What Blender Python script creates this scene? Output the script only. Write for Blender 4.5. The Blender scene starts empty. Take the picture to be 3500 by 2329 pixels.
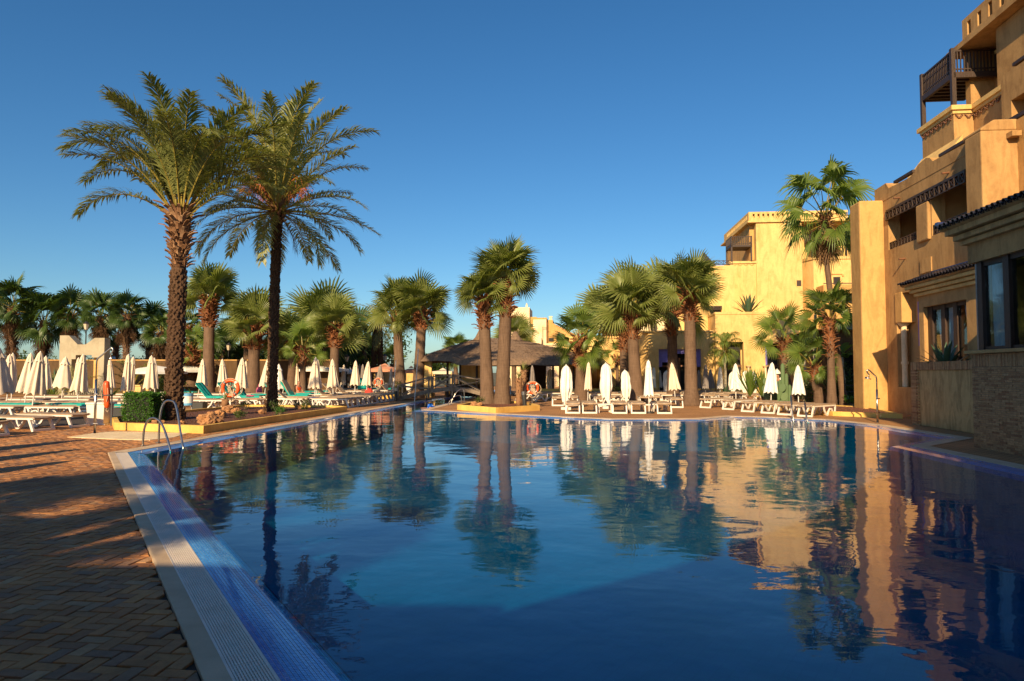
import bpy, math, random
from mathutils import Vector, Matrix, geometry, noise as mnoise
random.seed(7)
R=math.radians
S=bpy.context.scene
COL=S.collection
# ---------------------------------------------------------------- camera, sky, sun
H=1.55
cd=bpy.data.cameras.new('camera'); cam=bpy.data.objects.new('camera',cd); COL.objects.link(cam)
cd.sensor_width=36; cd.lens=24.0; cd.clip_start=.1; cd.clip_end=3000
cam.location=(0,0,H); cam.rotation_euler=(R(90)+math.atan(108.5/2333),0,0)
S.camera=cam
SUN_EL=R(25); SUN_AZ=R(18)          # the light travels towards azimuth SUN_AZ east of +y
W=bpy.data.worlds.new('World'); S.world=W; W.use_nodes=True
nt=W.node_tree; nt.nodes.clear()
sky=nt.nodes.new('ShaderNodeTexSky'); sky.sky_type='NISHITA'; sky.sun_disc=False
sky.sun_elevation=SUN_EL; sky.sun_rotation=R(180)+SUN_AZ
sky.altitude=0; sky.air_density=1.0; sky.dust_density=0.6; sky.ozone_density=4.0
bg=nt.nodes.new('ShaderNodeBackground'); bg.inputs[1].default_value=.075
wo=nt.nodes.new('ShaderNodeOutputWorld')
hs=nt.nodes.new('ShaderNodeHueSaturation'); hs.inputs['Saturation'].default_value=1.2
tn=nt.nodes.new('ShaderNodeMix'); tn.data_type='RGBA'; tn.blend_type='MULTIPLY'; tn.inputs[0].default_value=1; tn.inputs[7].default_value=(.84,.97,.99,1)
nt.links.new(sky.outputs[0],hs.inputs['Color']); nt.links.new(hs.outputs[0],tn.inputs[6]); nt.links.new(tn.outputs[2],bg.inputs[0]); nt.links.new(bg.outputs[0],wo.inputs[0])
sl=bpy.data.lights.new('sun','SUN'); sun=bpy.data.objects.new('sun',sl); COL.objects.link(sun)
sl.energy=5.0; sl.angle=R(.5); sl.color=(1,.75,.43)
sv=Vector((math.sin(SUN_AZ)*math.cos(SUN_EL),math.cos(SUN_AZ)*math.cos(SUN_EL),-math.sin(SUN_EL)))
sun.rotation_euler=sv.to_track_quat('-Z','Y').to_euler(); sun.location=(-20,-40,30)
S.view_settings.view_transform='Standard'; S.view_settings.look='None'
S.view_settings.exposure=0.66; S.view_settings.gamma=1
S.render.engine='CYCLES'
S.cycles.max_bounces=8; S.cycles.transparent_max_bounces=12
# ---------------------------------------------------------------- helpers
PH=R(5.4)                             # the resort's buildings stand 5.4 degrees east of the view
CP,SP=math.cos(PH),math.sin(PH)
def l2w(x,y,z=0): return Vector((x*CP+y*SP,-x*SP+y*CP,z))
class MB:
    def __init__(s): s.v=[];s.f=[];s.m=[]
    def add(s,vs,fs,mi=0):
        o=len(s.v); s.v.extend([tuple(v) for v in vs]); s.f.extend([tuple(i+o for i in f) for f in fs]); s.m.extend([mi]*len(fs)); return s
    def box(s,x0,x1,y0,y1,z0,z1,mi=0):
        return s.add([(x0,y0,z0),(x1,y0,z0),(x1,y1,z0),(x0,y1,z0),(x0,y0,z1),(x1,y0,z1),(x1,y1,z1),(x0,y1,z1)],
          [(0,3,2,1),(4,5,6,7),(0,1,5,4),(1,2,6,5),(2,3,7,6),(3,0,4,7)],mi)
    def bar(s,p,q,w,h,up=(0,0,1),mi=0):
        p=Vector(p);q=Vector(q);d=(q-p).normalized();u=Vector(up)
        a=d.cross(u)
        if a.length<1e-4: a=d.cross(Vector((1,0,0)))
        a.normalize();b=a.cross(d).normalized();a=a*w/2;b=b*h/2
        vs=[p-a-b,p+a-b,p+a+b,p-a+b,q-a-b,q+a-b,q+a+b,q-a+b]
        return s.add(vs,[(0,1,2,3),(7,6,5,4),(0,4,5,1),(1,5,6,2),(2,6,7,3),(3,7,4,0)],mi)
    def tube(s,pts,r,n=8,mi=0,cap=True,wob=0):
        pts=[Vector(p) for p in pts]; k=len(pts)
        if not hasattr(r,'__len__'): r=[r]*k
        vs=[];fs=[]
        a=None
        for i,p in enumerate(pts):
            d=(pts[min(i+1,k-1)]-pts[max(i-1,0)]).normalized()
            if a is None:
                a=d.cross(Vector((0,1,0)))
                if a.length<.1: a=d.cross(Vector((1,0,0)))
            a=(a-d*a.dot(d)).normalized(); b=d.cross(a)
            for j in range(n):
                t=2*math.pi*j/n; rr=r[i]*(1+(random.uniform(-wob,wob) if wob else 0))
                vs.append(p+(a*math.cos(t)+b*math.sin(t))*rr)
        for i in range(k-1):
            for j in range(n):
                fs.append((i*n+j,i*n+(j+1)%n,(i+1)*n+(j+1)%n,(i+1)*n+j))
        if cap: fs.append(tuple(range(n))[::-1]); fs.append(tuple((k-1)*n+j for j in range(n)))
        return s.add(vs,fs,mi)
    def prism(s,poly,z0,z1,mi=0):
        n=len(poly); ar=sum(poly[i][0]*poly[(i+1)%n][1]-poly[(i+1)%n][0]*poly[i][1] for i in range(n))
        if ar<0: poly=poly[::-1]
        vs=[(x,y,z0) for x,y in poly]+[(x,y,z1) for x,y in poly]
        return s.add(vs,[tuple(range(n))[::-1],tuple(range(n,2*n))]+[(i,(i+1)%n,n+(i+1)%n,n+i) for i in range(n)],mi)
    def extr(s,poly,a0,a1,axis='y',mi=0):   # poly in (other horizontal axis, z), extruded along axis
        n=len(poly)
        if axis=='y': vs=[(p,a0,z) for p,z in poly]+[(p,a1,z) for p,z in poly]
        else: vs=[(a0,p,z) for p,z in poly]+[(a1,p,z) for p,z in poly]
        return s.add(vs,[tuple(range(n))[::-1],tuple(range(n,2*n))]+[(i,(i+1)%n,n+(i+1)%n,n+i) for i in range(n)],mi)
    def wall(s,axis,c0,c1,a0,a1,z0,z1,ops=()):  # wall in plane of axis ('x': runs along y, thick in x)
        cuts=sorted({a0,a1,*[o[0] for o in ops],*[o[1] for o in ops]}); cuts=[c for c in cuts if a0<=c<=a1]
        for p,q in zip(cuts,cuts[1:]):
            iv=sorted([(o[2],o[3]) for o in ops if o[0]<=p+1e-6 and o[1]>=q-1e-6])
            z=z0
            for lo,hi in iv+[(z1,z1)]:
                if lo>z+1e-6:
                    if axis=='x': s.box(c0,c1,p,q,z,lo)
                    else: s.box(p,q,c0,c1,z,lo)
                z=max(z,hi)
        return s
    def build(s,name,mat,parent=None,origin=(0,0,0),smooth=False,bevel=0):
        me=s.mesh(name,mat,origin,smooth); o=bpy.data.objects.new(name,me); COL.objects.link(o)
        if parent: o.parent=parent
        if bevel:
            b=o.modifiers.new('bevel','BEVEL'); b.width=bevel; b.segments=2; b.limit_method='ANGLE'
        return o
    def mesh(s,name,mat,origin=(0,0,0),smooth=False):
        me=bpy.data.meshes.new(name); ox,oy,oz=origin
        me.from_pydata([(x-ox,y-oy,z-oz) for x,y,z in s.v],[],s.f)
        for m in (mat if isinstance(mat,(list,tuple)) else [mat]): me.materials.append(m)
        if len(me.materials)>1: me.polygons.foreach_set('material_index',s.m)
        if smooth: me.polygons.foreach_set('use_smooth',[True]*len(me.polygons))
        me.update(); return me
def tag(o,label=None,cat=None,group=None,kind=None):
    if label: o['label']=label
    if cat: o['category']=cat
    if group: o['group']=group
    if kind: o['kind']=kind
    return o
def thing(name,label,cat,loc=(0,0,0),rz=0,group=None,rot=None,scale=None):
    o=bpy.data.objects.new(name,None); COL.objects.link(o); o.empty_display_size=.2
    o.location=loc; o.rotation_euler=rot if rot else (0,0,rz)
    if scale: o.scale=(scale,)*3
    return tag(o,label,cat,group)
def put(name,me,parent,M=None):
    o=bpy.data.objects.new(name,me); COL.objects.link(o); o.parent=parent
    if M is not None: o.matrix_local=M
    return o
def dup(root,loc,rz,label,group=None,rot=None,scale=None):
    r=root.copy(); COL.objects.link(r); r.location=loc; r.rotation_euler=rot if rot else (0,0,rz)
    if scale: r.scale=(scale,)*3
    r['label']=label
    if group: r['group']=group
    for ch in list(root.children):
        c=ch.copy(); COL.objects.link(c); c.parent=r
        for g in list(ch.children):
            d=g.copy(); COL.objects.link(d); d.parent=c
    return r
def X(px,Y): return (px-1750)/2333*Y          # a column of the picture at distance Y
# ---------------------------------------------------------------- materials
def nd(t,typ,**k):
    n=t.nodes.new('ShaderNode'+typ)
    for a,b in k.items(): setattr(n,a,b)
    return n
def base(name):
    m=bpy.data.materials.new(name); m.use_nodes=True; t=m.node_tree
    return m,t,t.nodes['Principled BSDF']
def coords(t,kind='Object',scale=(1,1,1),rot=(0,0,0)):
    if kind=='World':
        g=nd(t,'NewGeometry'); out=g.outputs['Position']
    else:
        g=nd(t,'TexCoord'); out=g.outputs[kind]
    mp=nd(t,'Mapping'); mp.inputs['Scale'].default_value=scale; mp.inputs['Rotation'].default_value=rot
    t.links.new(out,mp.inputs[0]); return mp.outputs[0]
def ramp(t,fac,stops):
    r=nd(t,'ValToRGB'); e=r.color_ramp.elements
    while len(e)<len(stops): e.new(.5)
    for i,(p,c) in enumerate(stops): e[i].position=p; e[i].color=(*c,1)
    t.links.new(fac,r.inputs[0]); return r.outputs[0]
def noi(t,vec,scale,detail=4,rough=.55,dist=0):
    n=nd(t,'TexNoise'); n.inputs['Scale'].default_value=scale; n.inputs['Detail'].default_value=detail
    n.inputs['Roughness'].default_value=rough; n.inputs['Distortion'].default_value=dist
    t.links.new(vec,n.inputs['Vector']); return n.outputs['Fac']
def mixc(t,f,a,b,mode='MIX'):
    m=nd(t,'Mix',data_type='RGBA',blend_type=mode)
    for i,v in ((0,f),(6,a),(7,b)):
        if hasattr(v,'links'): t.links.new(v,m.inputs[i])
        elif isinstance(v,(tuple,list)): m.inputs[i].default_value=(*v,1)
        else: m.inputs[i].default_value=v
    return m.outputs[2]
def bump(t,h,strength,dist,p):
    b=nd(t,'Bump'); b.inputs['Strength'].default_value=strength; b.inputs['Distance'].default_value=dist
    t.links.new(h,b.inputs['Height']); t.links.new(b.outputs[0],p.inputs['Normal']); return b
def pm(name,c1,c2=None,scale=6,rough=.6,bs=0,bscale=30,metal=0,kind='Object',sc=(1,1,1),spec=.5,detail=5):
    m,t,p=base(name); p.inputs['Roughness'].default_value=rough; p.inputs['Metallic'].default_value=metal
    p.inputs['Specular IOR Level'].default_value=spec
    if c2 is None: c2=tuple(c*.8 for c in c1)
    v=coords(t,kind,sc)
    f=noi(t,v,scale,detail)
    t.links.new(ramp(t,f,[(.3,c1),(.7,c2)]),p.inputs['Base Color'])
    if bs: bump(t,noi(t,v,bscale,4),bs,.02,p)
    return m
def plaster(name,c,dark,stain=.55,sc=1.0):
    m,t,p=base(name); p.inputs['Roughness'].default_value=.85; p.inputs['Specular IOR Level'].default_value=.2
    v=coords(t,'World',(1,1,1)); vs=coords(t,'World',(1.3,1.3,.35))
    f1=noi(t,v,.9*sc,7,.62); f2=noi(t,vs,2.2*sc,5,.6,1.0); f3=noi(t,v,11,4)
    a=ramp(t,f1,[(.36,dark),(.49,c),(.64,tuple(min(1,x*1.22) for x in c))])
    b=ramp(t,f2,[(.40,tuple(x*.9 for x in dark)),(.54,c)])
    col=mixc(t,stain,a,b)
    col=mixc(t,.22,col,ramp(t,f3,[(.35,tuple(x*.75 for x in c)),(.65,tuple(min(1,x*1.1) for x in c))]))
    t.links.new(col,p.inputs['Base Color'])
    add=nd(t,'Math',operation='ADD'); t.links.new(noi(t,v,7,6,.65),add.inputs[0]); t.links.new(noi(t,v,45,3),add.inputs[1])
    bump(t,add.outputs[0],.35,.03,p); return m
def isl(t):   # one random number per loose piece and object
    g=nd(t,'NewGeometry'); o=nd(t,'ObjectInfo'); a=nd(t,'Math',operation='ADD'); f=nd(t,'Math',operation='FRACT')
    t.links.new(g.outputs['Random Per Island'],a.inputs[0]); t.links.new(o.outputs['Random'],a.inputs[1]); t.links.new(a.outputs[0],f.inputs[0]); return f.outputs[0]
def piece(name,cols,rough=.7,bs=.3,bscale=60,spec=.4,grain=.3,kind='World',stain=0):
    m,t,p=base(name); p.inputs['Roughness'].default_value=rough; p.inputs['Specular IOR Level'].default_value=spec
    n=len(cols); st=[(i/(max(1,n-1)),c) for i,c in enumerate(cols)]
    c=ramp(t,isl(t),st); v=coords(t,kind)
    g=ramp(t,noi(t,v,14,6,.7),[(.3,(.45,.45,.45)),(.7,(1.25,1.2,1.15))])
    c=mixc(t,grain,c,mixc(t,1.0,c,g,'MULTIPLY'))
    if stain: c=mixc(t,stain,c,mixc(t,1.0,c,ramp(t,noi(t,v,.55,7,.7,.6),[(.38,(.45,.43,.42)),(.62,(1.25,1.22,1.18))]),'MULTIPLY'))
    t.links.new(c,p.inputs['Base Color'])
    if bs: bump(t,noi(t,v,bscale,4,.6),bs,.01,p)
    return m
def leafm(name,cols,tr=.35,rough=.45,spec=.5):
    m,t,p=base(name); p.inputs['Roughness'].default_value=rough; p.inputs['Specular IOR Level'].default_value=spec
    c=ramp(t,isl(t),[(i/(len(cols)-1),c) for i,c in enumerate(cols)])
    v=coords(t,'World'); c=mixc(t,.35,c,ramp(t,noi(t,v,1.7,3),[(.35,cols[0]),(.65,cols[-1])]))
    t.links.new(c,p.inputs['Base Color'])
    tl=nd(t,'BsdfTranslucent'); mx=nd(t,'MixShader'); mx.inputs[0].default_value=tr
    t.links.new(mixc(t,1.0,c,(1.5,1.5,.6),'MULTIPLY'),tl.inputs[0])
    out=t.nodes['Material Output']; t.links.new(p.outputs[0],mx.inputs[1]); t.links.new(tl.outputs[0],mx.inputs[2]); t.links.new(mx.outputs[0],out.inputs[0])
    return m
M={}
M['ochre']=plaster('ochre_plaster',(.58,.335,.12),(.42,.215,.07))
M['ochre_dim']=plaster('dim_ochre_plaster',(.46,.27,.11),(.29,.155,.06))  # darker ochre copy; the facade's grazing light is put into its tone
M['yellow']=plaster('yellow_plaster',(.70,.47,.185),(.56,.325,.11))
M['cream']=plaster('cream_plaster',(.78,.62,.40),(.68,.47,.25),.4)
M['tan']=plaster('shaded_tan_plaster',(.40,.345,.25),(.31,.26,.18),.4)  # gateway front's shade is put into this tan; pale trunks share it
M['planterp']=plaster('planter_paint',(.74,.47,.13),(.60,.33,.08),.3)
M['stainwall']=plaster('stained_plaster',(.52,.33,.145),(.25,.145,.06),.6,1.5)
M['shadewall']=plaster('shaded_brown_plaster',(.11,.065,.032),(.08,.045,.022))  # boundary wall brown, darkened to hold the palms' shadow
M['paver']=piece('clay_paver',[(.42,.175,.055),(.50,.215,.065),(.43,.20,.08),(.53,.24,.075),(.38,.16,.055),(.29,.16,.09),(.52,.29,.13)],.75,.5,90,.4,.45,'World',.6)
M['tile']=piece('blue_mosaic',[(.035,.20,.60),(.07,.30,.72),(.04,.24,.64),(.12,.38,.78)],.12,.05,40,.5,.12)
M['brick']=piece('thin_brick',[(.42,.23,.11),(.52,.30,.15),(.30,.14,.07),(.48,.28,.14),(.36,.19,.09)],.85,.6,70,.2,.6)
M['grout']=pm('pale_grout',(.62,.62,.68),(.72,.50,.40),6,.8)
M['mortar']=pm('mortar',(.28,.20,.13),(.2,.13,.08),10,.9,.3)
M['bed']=pm('sand_bed',(.035,.022,.015),(.06,.04,.028),8,.95,.2,kind='World')
M['coping']=pm('coping_stone',(.64,.48,.32),(.50,.36,.23),3,.8,.5,120,kind='World')
M['grate']=pm('grate_plastic',(.82,.73,.64),(.74,.64,.54),5,.5,.1,60,kind='World')
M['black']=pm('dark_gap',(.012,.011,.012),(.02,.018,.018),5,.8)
M['soil']=pm('red_soil',(.16,.055,.03),(.07,.03,.02),18,.95,1.0,45,kind='World')
M['white']=pm('white_plastic',(.78,.72,.66),(.68,.62,.56),3,.4)
M['whitep']=pm('white_powder_coat',(.75,.72,.68),(.6,.57,.53),6,.45)
M['sling']=pm('tan_sling',(.40,.28,.18),(.32,.22,.14),12,.8,.3,200)
M['teal']=pm('teal_towel',(.0,.27,.24),(.01,.36,.31),4,.85,.5,60)
M['navy']=pm('navy_towel',(.02,.03,.16),(.03,.05,.22),4,.85,.5,60)
M['pink']=pm('pink_cloth',(.55,.12,.22),(.42,.08,.15),7,.85,.4,60)
M['red']=pm('red_cloth',(.6,.05,.03),(.5,.04,.03),7,.85,.4,60)
M['canvas']=pm('cream_canvas',(.74,.62,.49),(.66,.53,.40),2.5,.85,.25,18)
M['canvasw']=pm('white_canvas',(.80,.77,.71),(.72,.68,.62),2.5,.85,.25,18)
M['canvasg']=pm('grey_shaded_canvas',(.20,.17,.16),(.26,.22,.20),2.5,.85,.25,18)  # grey cloth, dark enough to hold the shade on some parasols
M['salmon']=pm('salmon_canvas',(.60,.28,.17),(.5,.22,.14),3,.85,.2,18)
M['chrome']=pm('brushed_steel',(.50,.46,.42),(.40,.37,.34),8,.28,metal=1)
M['grey']=pm('grey_metal',(.25,.25,.26),(.18,.18,.19),8,.4,metal=.8)
M['wood']=pm('dark_wood',(.050,.024,.014),(.028,.014,.009),8,.55,.4,40,sc=(1,1,.2))
M['beamwood']=pm('underside_wood',(.22,.09,.04),(.14,.06,.03),6,.6,.3)
M['oldwood']=pm('weathered_wood',(.26,.20,.15),(.15,.11,.08),7,.8,.6,50)
M['orange']=pm('orange_plastic',(.80,.11,.02),(.70,.085,.015),3,.4)
M['bluebin']=pm('light_blue_paint',(.12,.36,.62),(.09,.30,.54),4,.4)
M['rope']=pm('pale_rope',(.62,.48,.34),(.5,.37,.25),30,.9,.4,90)
M['rock']=pm('orange_rock',(.50,.25,.10),(.22,.10,.05),4,.9,1.0,14)
M['pur']=pm('purple_render',(.16,.13,.42),(.20,.17,.52),5,.8,.2)
M['rooftile']=piece('glazed_roof_tile',[(.012,.012,.02),(.02,.02,.032),(.03,.026,.032)],.22,.1,30,.7,.1)
M['ridge']=pm('blue_ridge_tile',(.02,.03,.10),(.03,.045,.14),6,.25)
M['thatch']=pm('thatch',(.25,.16,.10),(.12,.077,.05),9,.95,1.0,25,kind='World',sc=(1,1,.6))
M['thatchb']=piece('thatch_bundle',[(.11,.075,.055),(.22,.15,.11),(.16,.105,.08),(.28,.19,.13)],.95,.0,20,.1)
M['curtain']=pm('white_curtain',(.85,.84,.82),(.74,.74,.74),14,.9,.2,20,sc=(1,6,.05))
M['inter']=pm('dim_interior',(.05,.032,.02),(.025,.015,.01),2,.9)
M['interw']=pm('loggia_plaster',(.50,.30,.12),(.4,.22,.09),2,.9)  # plain ochre of the loggia's inner walls
M['skin']=pm('skin',(.42,.20,.12),(.36,.17,.10),5,.55)
M['shirt']=pm('turquoise_shirt',(.0,.22,.36),(.0,.18,.3),5,.8)
M['hair']=pm('dark_hair',(.02,.013,.01),(.03,.02,.015),9,.6)
M['cap']=pm('blue_cap',(.0,.09,.5),(.0,.07,.4),4,.3)
M['signw']=pm('sign_white',(.72,.70,.68),(.66,.64,.62),3,.4)
M['signr']=pm('sign_red',(.55,.03,.03),(.5,.025,.025),3,.4)
M['lawn']=pm('distant_ground',(.14,.10,.05),(.07,.08,.03),.05,.95,kind='World')
M['glow']=pm('lantern_glass',(.6,.5,.38),(.5,.42,.3),3,.2)
M['cable']=pm('black_plastic',(.02,.02,.022),(.03,.03,.03),4,.5)
M['leaf']=leafm('green_fan_leaf',[(.13,.165,.035),(.21,.24,.065),(.30,.32,.11),(.17,.21,.045)])
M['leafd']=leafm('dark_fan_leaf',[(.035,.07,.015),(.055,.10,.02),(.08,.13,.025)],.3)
M['leafb']=leafm('bright_fan_leaf',[(.10,.165,.03),(.15,.22,.04),(.20,.26,.055)],.42)
M['date']=leafm('date_leaflet',[(.18,.20,.06),(.26,.275,.09),(.34,.33,.12)],.3)
M['dated']=leafm('dark_date_leaflet',[(.12,.15,.04),(.18,.205,.06),(.27,.27,.09)],.3)
M['dead']=leafm('dead_leaf',[(.16,.09,.05),(.24,.14,.08),(.30,.19,.11)],.2,.9,.1)
M['deadd']=leafm('brown_dead_leaf',[(.07,.038,.022),(.12,.065,.035),(.17,.10,.055)],.15,.9,.1)
M['shrub']=leafm('shrub_leaf',[(.04,.12,.015),(.075,.19,.025),(.11,.24,.04)],.3,.3)
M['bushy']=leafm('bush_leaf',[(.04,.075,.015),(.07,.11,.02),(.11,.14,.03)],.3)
M['agave']=leafm('agave_leaf',[(.05,.10,.06),(.07,.13,.07)],.05,.4)
M['cactus']=leafm('cactus_green',[(.08,.14,.06),(.11,.17,.07)],.0,.6)
M['petiole']=pm('petiole',(.30,.24,.04),(.22,.16,.03),5,.5)
M['stub']=piece('leaf_stub',[(.16,.08,.045),(.28,.15,.08),(.22,.11,.055),(.36,.22,.13)],.9,.4,60,.1,.4,'World')
M['stubr']=piece('reddish_leaf_stub',[(.16,.06,.03),(.30,.12,.055),(.22,.09,.04),(.34,.17,.09)],.9,.4,60,.1,.4,'World')
M['dates']=pm('date_stalks',(.50,.17,.05),(.40,.10,.03),9,.7)
def trunkm(name,c1,c2,zs=14,b=.6):
    m,t,p=base(name); p.inputs['Roughness'].default_value=.9; p.inputs['Specular IOR Level'].default_value=.1
    v=coords(t,'World',(1.2,1.2,zs)); w=coords(t,'World',(14,14,1.2)); u=coords(t,'World')
    a=noi(t,v,1.6,5,.7,.6); c=noi(t,w,1.5,3); d=noi(t,u,1.4,4)
    col=mixc(t,.5,ramp(t,a,[(.3,c1),(.7,c2)]),ramp(t,d,[(.3,c2),(.7,c1)]))
    col=mixc(t,.3,col,ramp(t,c,[(.35,tuple(x*.55 for x in c1)),(.65,c2)]))
    t.links.new(col,p.inputs['Base Color'])
    ad=nd(t,'Math',operation='ADD'); t.links.new(a,ad.inputs[0]); t.links.new(c,ad.inputs[1]); bump(t,ad.outputs[0],b,.04,p); return m
M['trunk']=trunkm('fibrous_trunk',(.10,.062,.042),(.21,.135,.092))
M['dtrunk']=trunkm('rough_date_trunk',(.055,.032,.022),(.15,.085,.05),4,.8)
def mosaic(name,c1,c2,mort,sx,sy,rot=0,ms=.06,rough=.2,coordscale=1,b=.2,off=0):
    m,t,p=base(name); p.inputs['Roughness'].default_value=rough
    v=coords(t,'World',(1,1,1),(0,0,rot)); br=nd(t,'TexBrick'); br.offset=off
    br.inputs['Color1'].default_value=(*c1,1); br.inputs['Color2'].default_value=(*c2,1); br.inputs['Mortar'].default_value=(*mort,1)
    br.inputs['Scale'].default_value=1; br.inputs['Mortar Size'].default_value=ms*sx; br.inputs['Brick Width'].default_value=sx; br.inputs['Row Height'].default_value=sy
    t.links.new(v,br.inputs['Vector'])
    g=ramp(t,noi(t,v,.8,6,.65),[(.3,(.72,.7,.68)),(.7,(1.2,1.18,1.15))])
    c=mixc(t,1.0,br.outputs['Color'],g,'MULTIPLY'); t.links.new(c,p.inputs['Base Color'])
    bump(t,br.outputs['Fac'],-b,.01,p); return m
M['deck']=mosaic('distant_pavers',(.50,.245,.085),(.40,.195,.065),(.18,.085,.035),.18,.09,PH,.07,.9,off=.5,b=.0)
M['edge']=mosaic('edge_mosaic',(.03,.17,.56),(.05,.22,.64),(.25,.28,.40),.05,.05,PH,.10,.15)
M['basin']=mosaic('basin_mosaic',(.055,.18,.31),(.07,.20,.34),(.05,.17,.30),.12,.12,.6,.06,.5)
def fresnel(t,ior,nrm=None):
    # one value from both sides of a surface without thickness
    fr=nd(t,'Fresnel'); g=nd(t,'NewGeometry'); m=nd(t,'Mix'); m.inputs[2].default_value=ior; m.inputs[3].default_value=1/ior
    t.links.new(g.outputs['Backfacing'],m.inputs[0]); t.links.new(m.outputs[0],fr.inputs[0])
    if nrm is not None: t.links.new(nrm,fr.inputs['Normal'])
    return fr
def water():
    m,t,p=base('pool_water_surface'); t.nodes.remove(p)
    v=coords(t,'World'); out=t.nodes['Material Output']
    # three families of ripples, all by world position
    h1=noi(t,v,.55,2,.45,.3); h2=noi(t,v,1.9,2,.5,.4); h3=noi(t,coords(t,'World',(.8,1.6,1)),5.5,2,.5)
    s1=nd(t,'Math',operation='MULTIPLY_ADD'); s1.inputs[1].default_value=.26; t.links.new(h2,s1.inputs[0]); t.links.new(h1,s1.inputs[2])
    s2=nd(t,'Math',operation='MULTIPLY_ADD'); s2.inputs[1].default_value=.05; t.links.new(h3,s2.inputs[0]); t.links.new(s1.outputs[0],s2.inputs[2])
    b=nd(t,'Bump'); b.inputs['Strength'].default_value=1; b.inputs['Distance'].default_value=.018; t.links.new(s2.outputs[0],b.inputs['Height'])
    fr=fresnel(t,1.33,b.outputs[0])
    gl=nd(t,'BsdfGlossy'); gl.inputs['Roughness'].default_value=.01; gl.inputs[0].default_value=(.98,.98,1,1); t.links.new(b.outputs[0],gl.inputs['Normal'])
    tr=nd(t,'BsdfTransparent'); tr.inputs[0].default_value=(.04,.62,.76,1)
    mx=nd(t,'MixShader'); t.links.new(fr.outputs[0],mx.inputs[0]); t.links.new(tr.outputs[0],mx.inputs[1]); t.links.new(gl.outputs[0],mx.inputs[2])
    t.links.new(mx.outputs[0],out.inputs[0]); return m
M['water']=water()
def glass():
    m,t,p=base('window_glass'); t.nodes.remove(p); out=t.nodes['Material Output']
    fr=fresnel(t,1.6)
    gl=nd(t,'BsdfGlossy'); gl.inputs['Roughness'].default_value=.02
    tr=nd(t,'BsdfTransparent'); tr.inputs[0].default_value=(.75,.8,.82,1)
    mx=nd(t,'MixShader'); t.links.new(fr.outputs[0],mx.inputs[0]); t.links.new(tr.outputs[0],mx.inputs[1]); t.links.new(gl.outputs[0],mx.inputs[2])
    t.links.new(mx.outputs[0],out.inputs[0]); return m
M['glass']=glass()
# ---------------------------------------------------------------- pool, ground, deck
K=[(1.76,-1.63),(-7.75,13.2),(-4.8,39.7),(-3.9,43),(-3.0,60),(-.6,60),(-2.2,42),(-2.7,35.5),(-3.4,28.25),(2.5,23.5),(3.45,22.95),(6.1,23.0),
   (7.6,24.4),(8.9,23.9),(10.5,22.5),(10.95,20.1),(10.8,16.1),(8.7,14.35),(8.5,11.5),(8.1,5),(7,-3)]
def offs(P,d):
    n=len(P); out=[]
    for i in range(n):
        a=Vector(P[i-1]);b=Vector(P[i]);c=Vector(P[(i+1)%n])
        u=(b-a).normalized();w=(c-b).normalized()
        n1=Vector((u.y,-u.x));n2=Vector((w.y,-w.x)); m=(n1+n2)
        m=m/max(.35,(m.dot(n1)));out.append(b+m*d)
    return out
def sheet(name,outer,holes,z,mat,lab=None):
    loops=[[Vector((p[0],p[1],z)) for p in outer]]+[[Vector((p[0],p[1],z)) for p in h] for h in holes]
    fl=[v for l in loops for v in l]; tr=geometry.tessellate_polygon(loops)
    me=bpy.data.meshes.new(name); fs=[]
    for a,b,c in tr:
        n=(fl[b]-fl[a]).cross(fl[c]-fl[a]); fs.append((a,b,c) if n.z>0 else (c,b,a))
    me.from_pydata(fl,[],fs); me.materials.append(mat); me.update()
    o=bpy.data.objects.new(name,me); COL.objects.link(o); return tag(o,lab,kind='structure')
sheet('ground',[(-900,-300),(900,-300),(900,1800),(-900,1800)],[K],-.03,M['lawn'])
YP=24.5
def onK12(y): t=(y-13.2)/(39.7-13.2); return (-7.75+2.95*t,y)
R2=onK12(YP)
deck=sheet('pool_deck',[(-45,-24),(40,-24),(40,75),(-45,75)],[[R2]+K[2:]+[K[0],(-30,-1.63),(-30,YP)]],0,M['deck'])
sheet('paver_bed',[R2,K[1],K[0],(-30,-1.63),(-30,YP)],[],-.018,M['bed'])
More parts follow.
